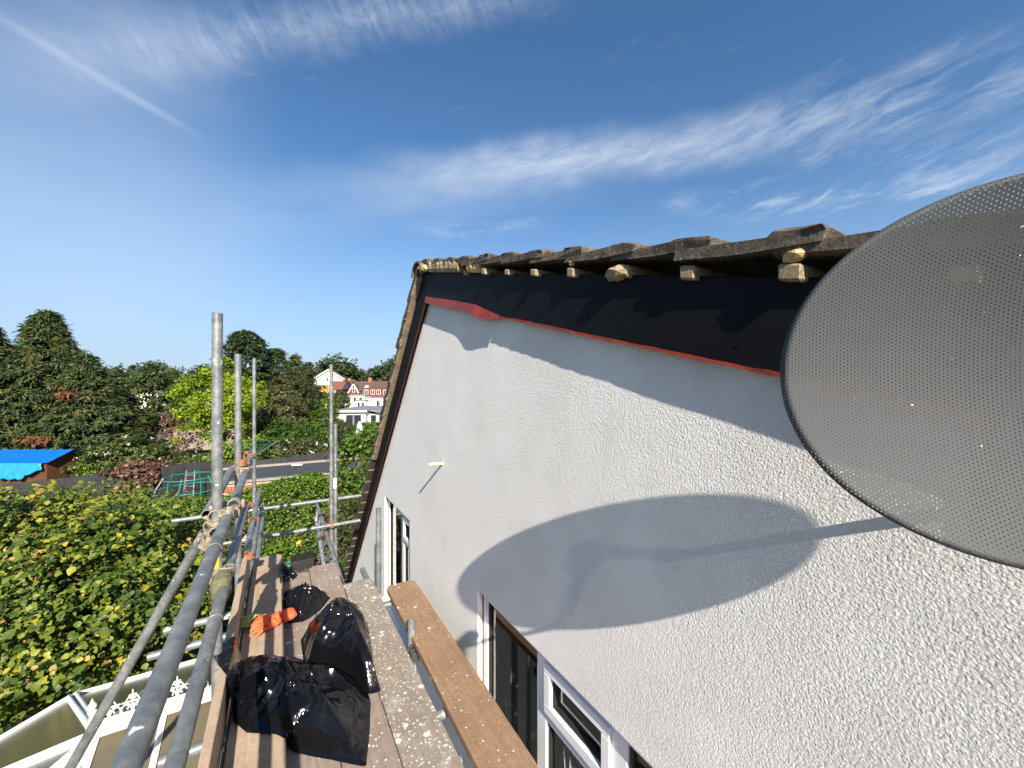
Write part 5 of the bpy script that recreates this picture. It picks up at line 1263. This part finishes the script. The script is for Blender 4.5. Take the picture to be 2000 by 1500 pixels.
extension('white flat roofed extension with dark patio doors below the tile hung house', 739, 98, 6.2, 3.7, 6, 'white render', [(.2, 1.6, 1.5, 1.5), (1.6, 1.6, .7, 1.4), (-1.6, 2.4, .4, .5)])
extension('small white gabled porch at the right of the white extension', 751, 92, 1.9, 3.1, 3, 'white render', [(0, 2.0, .8, .9)], pitched=True)
extension('cream single storey extension left of the white one', 693, 101, 5.0, 4.3, 5, 'cream render', [(-1.5, 2.6, .8, 1.2), (0, 2.6, .8, 1.2), (1.5, 2.6, .9, 1.2)])
extension('small white conservatory in front of the cream extension', 704, 94, 2.2, 3.2, 3, 'white paint', [(-.4, 1.7, .7, 1.1), (.6, 1.7, .7, 1.1)])
def cream_house():
    c, L = frame(642, 124, .30); t = thing('cream_gable_house', tuple(c), 'tall cream gable house with orange brick lower storeys', 'house'); z0 = 0
    wbox(L, (-4.2, 0, 0), (4.2, 12, 7.2), 'wall', 'orange brickwork', t)
    m = MB(); m.prism([(-4.22, 7.2), (4.22, 7.2), (4.22, 9.2), (0, 12.0), (-4.22, 9.2)], -.03, 12, lambda u, v, q: L(u, q, v)); m.build('gable', 'cream render', t)
    gable_roof(L, -4.2, 4.2, 0, 12, 9.25, 12.05, 'clay roof tile', t, 'b', .5); 
    for s in (-1, 1): m = MB(); m.bar(L(s * 4.7, -.62, 8.95), L(0, -.62, 12.1), .06, .35); m.build('bargeboard', 'white paint', t)
    win_(L, t, -.3, 8.3, .6, 1.3, -.03, 1); win_(L, t, 2.3, 4.2, 1.0, 1.2, 0, 2)
cream_house()
def black_house():
    c, L = frame(663, 116, .1); t = thing('black_boarded_house', tuple(c), 'dark boarded house with clay tile roof left of the tile hung house', 'house')
    wbox(L, (-2.6, 0, 0), (2.6, 7, 6.0), 'wall', 'black boarding', t); gable_roof(L, -2.6, 2.6, 0, 7, 5.9, 8.2, 'clay roof tile', t); win_(L, t, -1.5, 4.4, .9, 1.1, 0)
    m = MB(); m.prism([(1.0, 5.8), (3.4, 5.8), (2.2, 8.3)], -.8, 4, lambda u, v, q: L(u, q, v)); m.build('gable', 'black boarding', t); wbox(L, (1.6, 2.5, 7.9), (2.4, 3.3, 9.2), 'chimney', 'brick red', t)
black_house()
def hidden_roof():
    c, L = frame(262, 120, -.2); t = thing('far_house', tuple(c), 'far brown roof just showing between the cypress and the dark tree', 'house')
    wbox(L, (-5, 0, 0), (5, 8, 6.2), 'wall', 'cream render', t); gable_roof(L, -5, 5, 0, 8, 6.2, 9.4, 'brown roof tile', t)
hidden_roof()

# ================================================================== TREES
def cypress(name, label, px, dep, ztop, zbot, w, n=420, per=26, leaf=.55, vb=.42, browns=0, mat='cypress spray', pw=.75, group=None, tops=1, z0=0.0, sprd=.42, wd=.95):
    """conifer: tiers of drooping sprays round the stem, ragged outline, brown dead patches as tight clusters"""
    c = gp(px, dep); t = thing(name, (c[0], c[1], z0), label, 'tree', group)
    trunk(t, (c[0], c[1], z0), (c[0], c[1], zbot + (ztop - zbot) * .72), .2 * w / 6, 0)
    CC = []; DD = []; CV = []
    heads = [(0, 0, ztop, w)]
    if tops > 1: heads += [(-.36 * w, .05 * w, ztop - .20 * (ztop - zbot), w * .62), (.30 * w, -.05 * w, ztop - .30 * (ztop - zbot), w * .66), (-.12 * w, -.18 * w, ztop - .12 * (ztop - zbot), w * .6)]
    for (ox, oy, zt, ww) in heads:
        m = int(n * (ww / w) ** 1.2); q = RNG.random(m) ** .92; z = zt - (zt - zbot) * q; a = RNG.random(m) * 2 * math.pi
        R = ww / 2 * (q ** pw) * (.62 + .66 * vnoise(np.c_[np.cos(a) * 2.4, np.sin(a) * 2.4, z * 1.1], 5)) * (.55 + .45 * RNG.random(m) ** .5)
        o = gp(px, dep) + Rv * ox + Dv * oy; d = np.c_[np.cos(a), np.sin(a), np.full(m, -.12)]
        CC.append(np.c_[o[0] + np.cos(a) * R, o[1] + np.sin(a) * R, z]); DD.append(d); CV.append(vb + RNG.normal(size=m) * .13)
    CC = np.concatenate(CC); DD = np.concatenate(DD); CV = np.concatenate(CV)
    for k in range(browns):
        lo_ = np.where(CC[:, 2] < zbot + .52 * (ztop - zbot))[0]; p = CC[lo_[RNG.integers(len(lo_))]]
        CV[np.linalg.norm(CC - p, axis=1) < w * RNG.uniform(.03, .055)] = .97
    cen = np.repeat(CC, per, 0); dr = np.repeat(DD, per, 0); f = RNG.random(len(cen))[:, None]
    pos = cen + dr * (f - .5) * leaf * 2.2 + RNG.normal(size=cen.shape) * leaf * sprd * np.array([1, 1, .62])
    along = dr + RNG.normal(size=cen.shape) * .45; nrm = np.array([0, 0, 1.0]) + RNG.normal(size=cen.shape) * .45 + dr * .35
    var = np.repeat(CV, per) + RNG.normal(size=len(cen)) * .10
    leaves('crown', pos, nrm, leaf * (.5 + .8 * RNG.random(len(pos))), var, SPRAY, mat, t, wd, along)
    return t
GT = 'garden trees beyond the fences'
broad_tree('oak_tree', 'broad dark tree filling the skyline behind the golden tree', 'tree', 392, 62, 9.6, 1.5, 9.0, 'dark leaf', 300, 40, .26, .4, .2, GT)
cypress('cypress_tree', 'huge spreading dark cypress with reddish dead patches at the left edge', 92, 30, 12.0, .6, 12.5, 1150, 64, .34, .46, browns=30, group=GT, tops=4, pw=.98, wd=.72)
broad_tree('ash_tree', 'dark green rounded tree between the big cypress and the golden tree', 'tree', 298, 37, 8.7, 2.0, 6.4, 'dark leaf', 300, 60, .17, .55, .2, GT)
broad_tree('robinia_tree', 'golden yellow green feathery tree behind the nearest scaffold pole', 'tree', 436, 27, 7.9, 2.5, 4.3, 'golden leaf', 240, 50, .15, .5, .22, GT, lump=.5, shape=.35, depth=3.6)
cypress('cedar_tree', 'tall dark evergreen rising behind the golden tree', 480, 46, 12.9, 1.5, 7.8, 800, 46, .34, .25, mat='cypress spray', pw=.42, group=GT)
cypress('yew_tree', 'dark evergreen just right of the tallest evergreen', 538, 50, 11.3, 1.5, 6.6, 620, 42, .32, .30, pw=.5, group=GT)
cypress('pine_tree', 'slim olive green conifer left of the cream gable house', 577, 54, 10.9, 1.5, 3.6, 340, 40, .28, .60, pw=.5, group=GT)
cypress('pine_tree', 'slim dark conifer touching the cream gable house', 602, 55, 9.8, 1.2, 3.8, 340, 40, .28, .36, pw=.5, group=GT)
broad_tree('willow_tree', 'grey green bushy tree in front of the slim conifers', 'tree', 566, 44, 8.4, 2.2, 4.6, 'olive leaf', 230, 50, .16, .45, .2, GT)
broad_tree('plum_tree', 'brownish olive tree below the grey green bushy tree', 'tree', 545, 34, 6.1, 1.4, 4.6, 'olive leaf', 230, 46, .15, .75, .22, GT)
broad_tree('apple_tree', 'mid green tree right of the brownish olive tree', 'tree', 618, 58, 6.6, 1.0, 5.4, 'hedge leaf', 170, 26, .26, .32, .2, GT)
broad_tree('apple_tree', 'small olive tree in front of the dark boarded house', 'tree', 661, 72, 5.9, 1.0, 4.0, 'olive leaf', 130, 24, .26, .6, .2, GT)
broad_tree('garden_tree', 'small green tree touching the left of the white bungalow', 'tree', 628, 47, 4.4, .6, 3.6, 'hedge leaf', 150, 24, .22, .35, .2, GT)
GB = 'garden shrubs beyond the fences'
def shrub(label, px, dep, zt, w, mat, vb=.5, leaf=.17, n=130, per=22, z0=0.0, flowers=0, d=None):
    t = broad_tree('shrub', label, 'shrub', px, dep, zt, z0 - .2, w, mat, n, per, leaf, vb, .2, GB, .3, d, z0, .05)
    if flowers:
        c = gp(px, dep); cc, dd = clumps_ellipsoid((c[0], c[1], zt * .55), (w / 2, (d or w) / 2, zt * .5), flowers, .95, .2, 0.0)
        leaves('blossom', *leaf_fill(cc, dd, 6, .08, .10, .4, .2), LEAF4, 'flower', t)
shrub('dark green shrub with white blossom right of the blue tarpaulin', 262, 25.5, 2.9, 6.0, 'dark leaf', .6, .17, 260, 26, flowers=22, d=2.5)
shrub('bright green shrub at the left edge above the blue tarpaulin', 5, 27.5, 4.2, 3.0, 'hedge leaf', .2, .2)
shrub('brown green shrub just behind the blue tarpaulin', 75, 27.5, 3.4, 3.6, 'olive leaf', .4, .2)
shrub('small yellow green shrub beside the grey timber fence', 190, 24.4, 1.75, 1.8, 'hedge leaf', .8, .14, 90)
shrub('reddish brown dry shrub behind the dark slatted fence', 272, 20.8, 2.45, 3.0, 'brown twig', .5, .16, 130, 20)
shrub('dark glossy shrub behind the black fence near the rotary drier', 555, 30, 3.9, 3.8, 'hedge leaf', .15, .17, 190, 24)
shrub('green shrub left of the closed parasol', 612, 33, 3.2, 3.2, 'hedge leaf', .25, .17, 160, 24)
shrub('green shrub right behind the closed parasol', 742, 37, 3.3, 4.2, 'hedge leaf', .45, .18, 170, 24)
shrub('tall dark shrub at the left corner of the white bungalow', 646, 42, 3.6, 2.6, 'dark leaf', .5, .17, 150, 24)
shrub('silvery green shrub below the pale timber fence', 372, 24.0, 1.95, 3.4, 'olive leaf', .7, .14, 130, 22, flowers=14)
shrub('low flowering border shrub behind the black fence', 600, 26.5, 2.75, 4.6, 'olive leaf', .6, .15, 170, 22, flowers=16, d=1.6)
shrub('yellow tipped shrub at the foot of the golden tree', 452, 25, 2.9, 3.0, 'hedge leaf', .6, .15, 130, 22)
hedge('garden_hedge', 'clipped brownish green hedge in front of the white bungalow', [g2(640, 50), g2(730, 48)], 1.45, .9, 'olive leaf', .16, 520, 14, .45)
hedge('garden_hedge', 'dark hedge along the lawn behind the rotary drier', [g2(500, 33), g2(640, 36)], 2.5, .9, 'dark leaf', .16, 520, 14, .6)
shrub('pale bare twiggy shrub left of the golden tree', 336, 33, 4.3, 2.0, 'brown twig', .9, .14, 60, 16)
# far wood on the rise behind the houses
def wood():
    CC = []; DD = []
    for k in range(95):
        px = random.uniform(560, 860); dep = random.uniform(150, 200); h = 13.0 + random.uniform(0, 4.0) + 2.5 * math.sin(px * .05)
        c = gp(px, dep); c[2] = h * .55; cc, dd = clumps_ellipsoid(c, (4.2, 4.2, h * .47), 60, .6, .3, -.5); CC.append(cc); DD.append(dd)
    for k in range(110):
        px = random.uniform(-350, 540); dep = random.uniform(140, 190); h = 11.5 + random.uniform(0, 4.5); c = gp(px, dep); c[2] = h * .55
        cc, dd = clumps_ellipsoid(c, (4.4, 4.4, h * .47), 40, .6, .3, -.5); CC.append(cc); DD.append(dd)
    CC = np.concatenate(CC); DD = np.concatenate(DD)
    o = leaves('woodland', *leaf_fill(CC, DD, 9, 1.1, .95, .5, .22), LEAF4, 'far leaf', None); tag(o, 'far wood of dark green trees along the skyline behind the houses', 'woodland', kind='stuff')
wood()
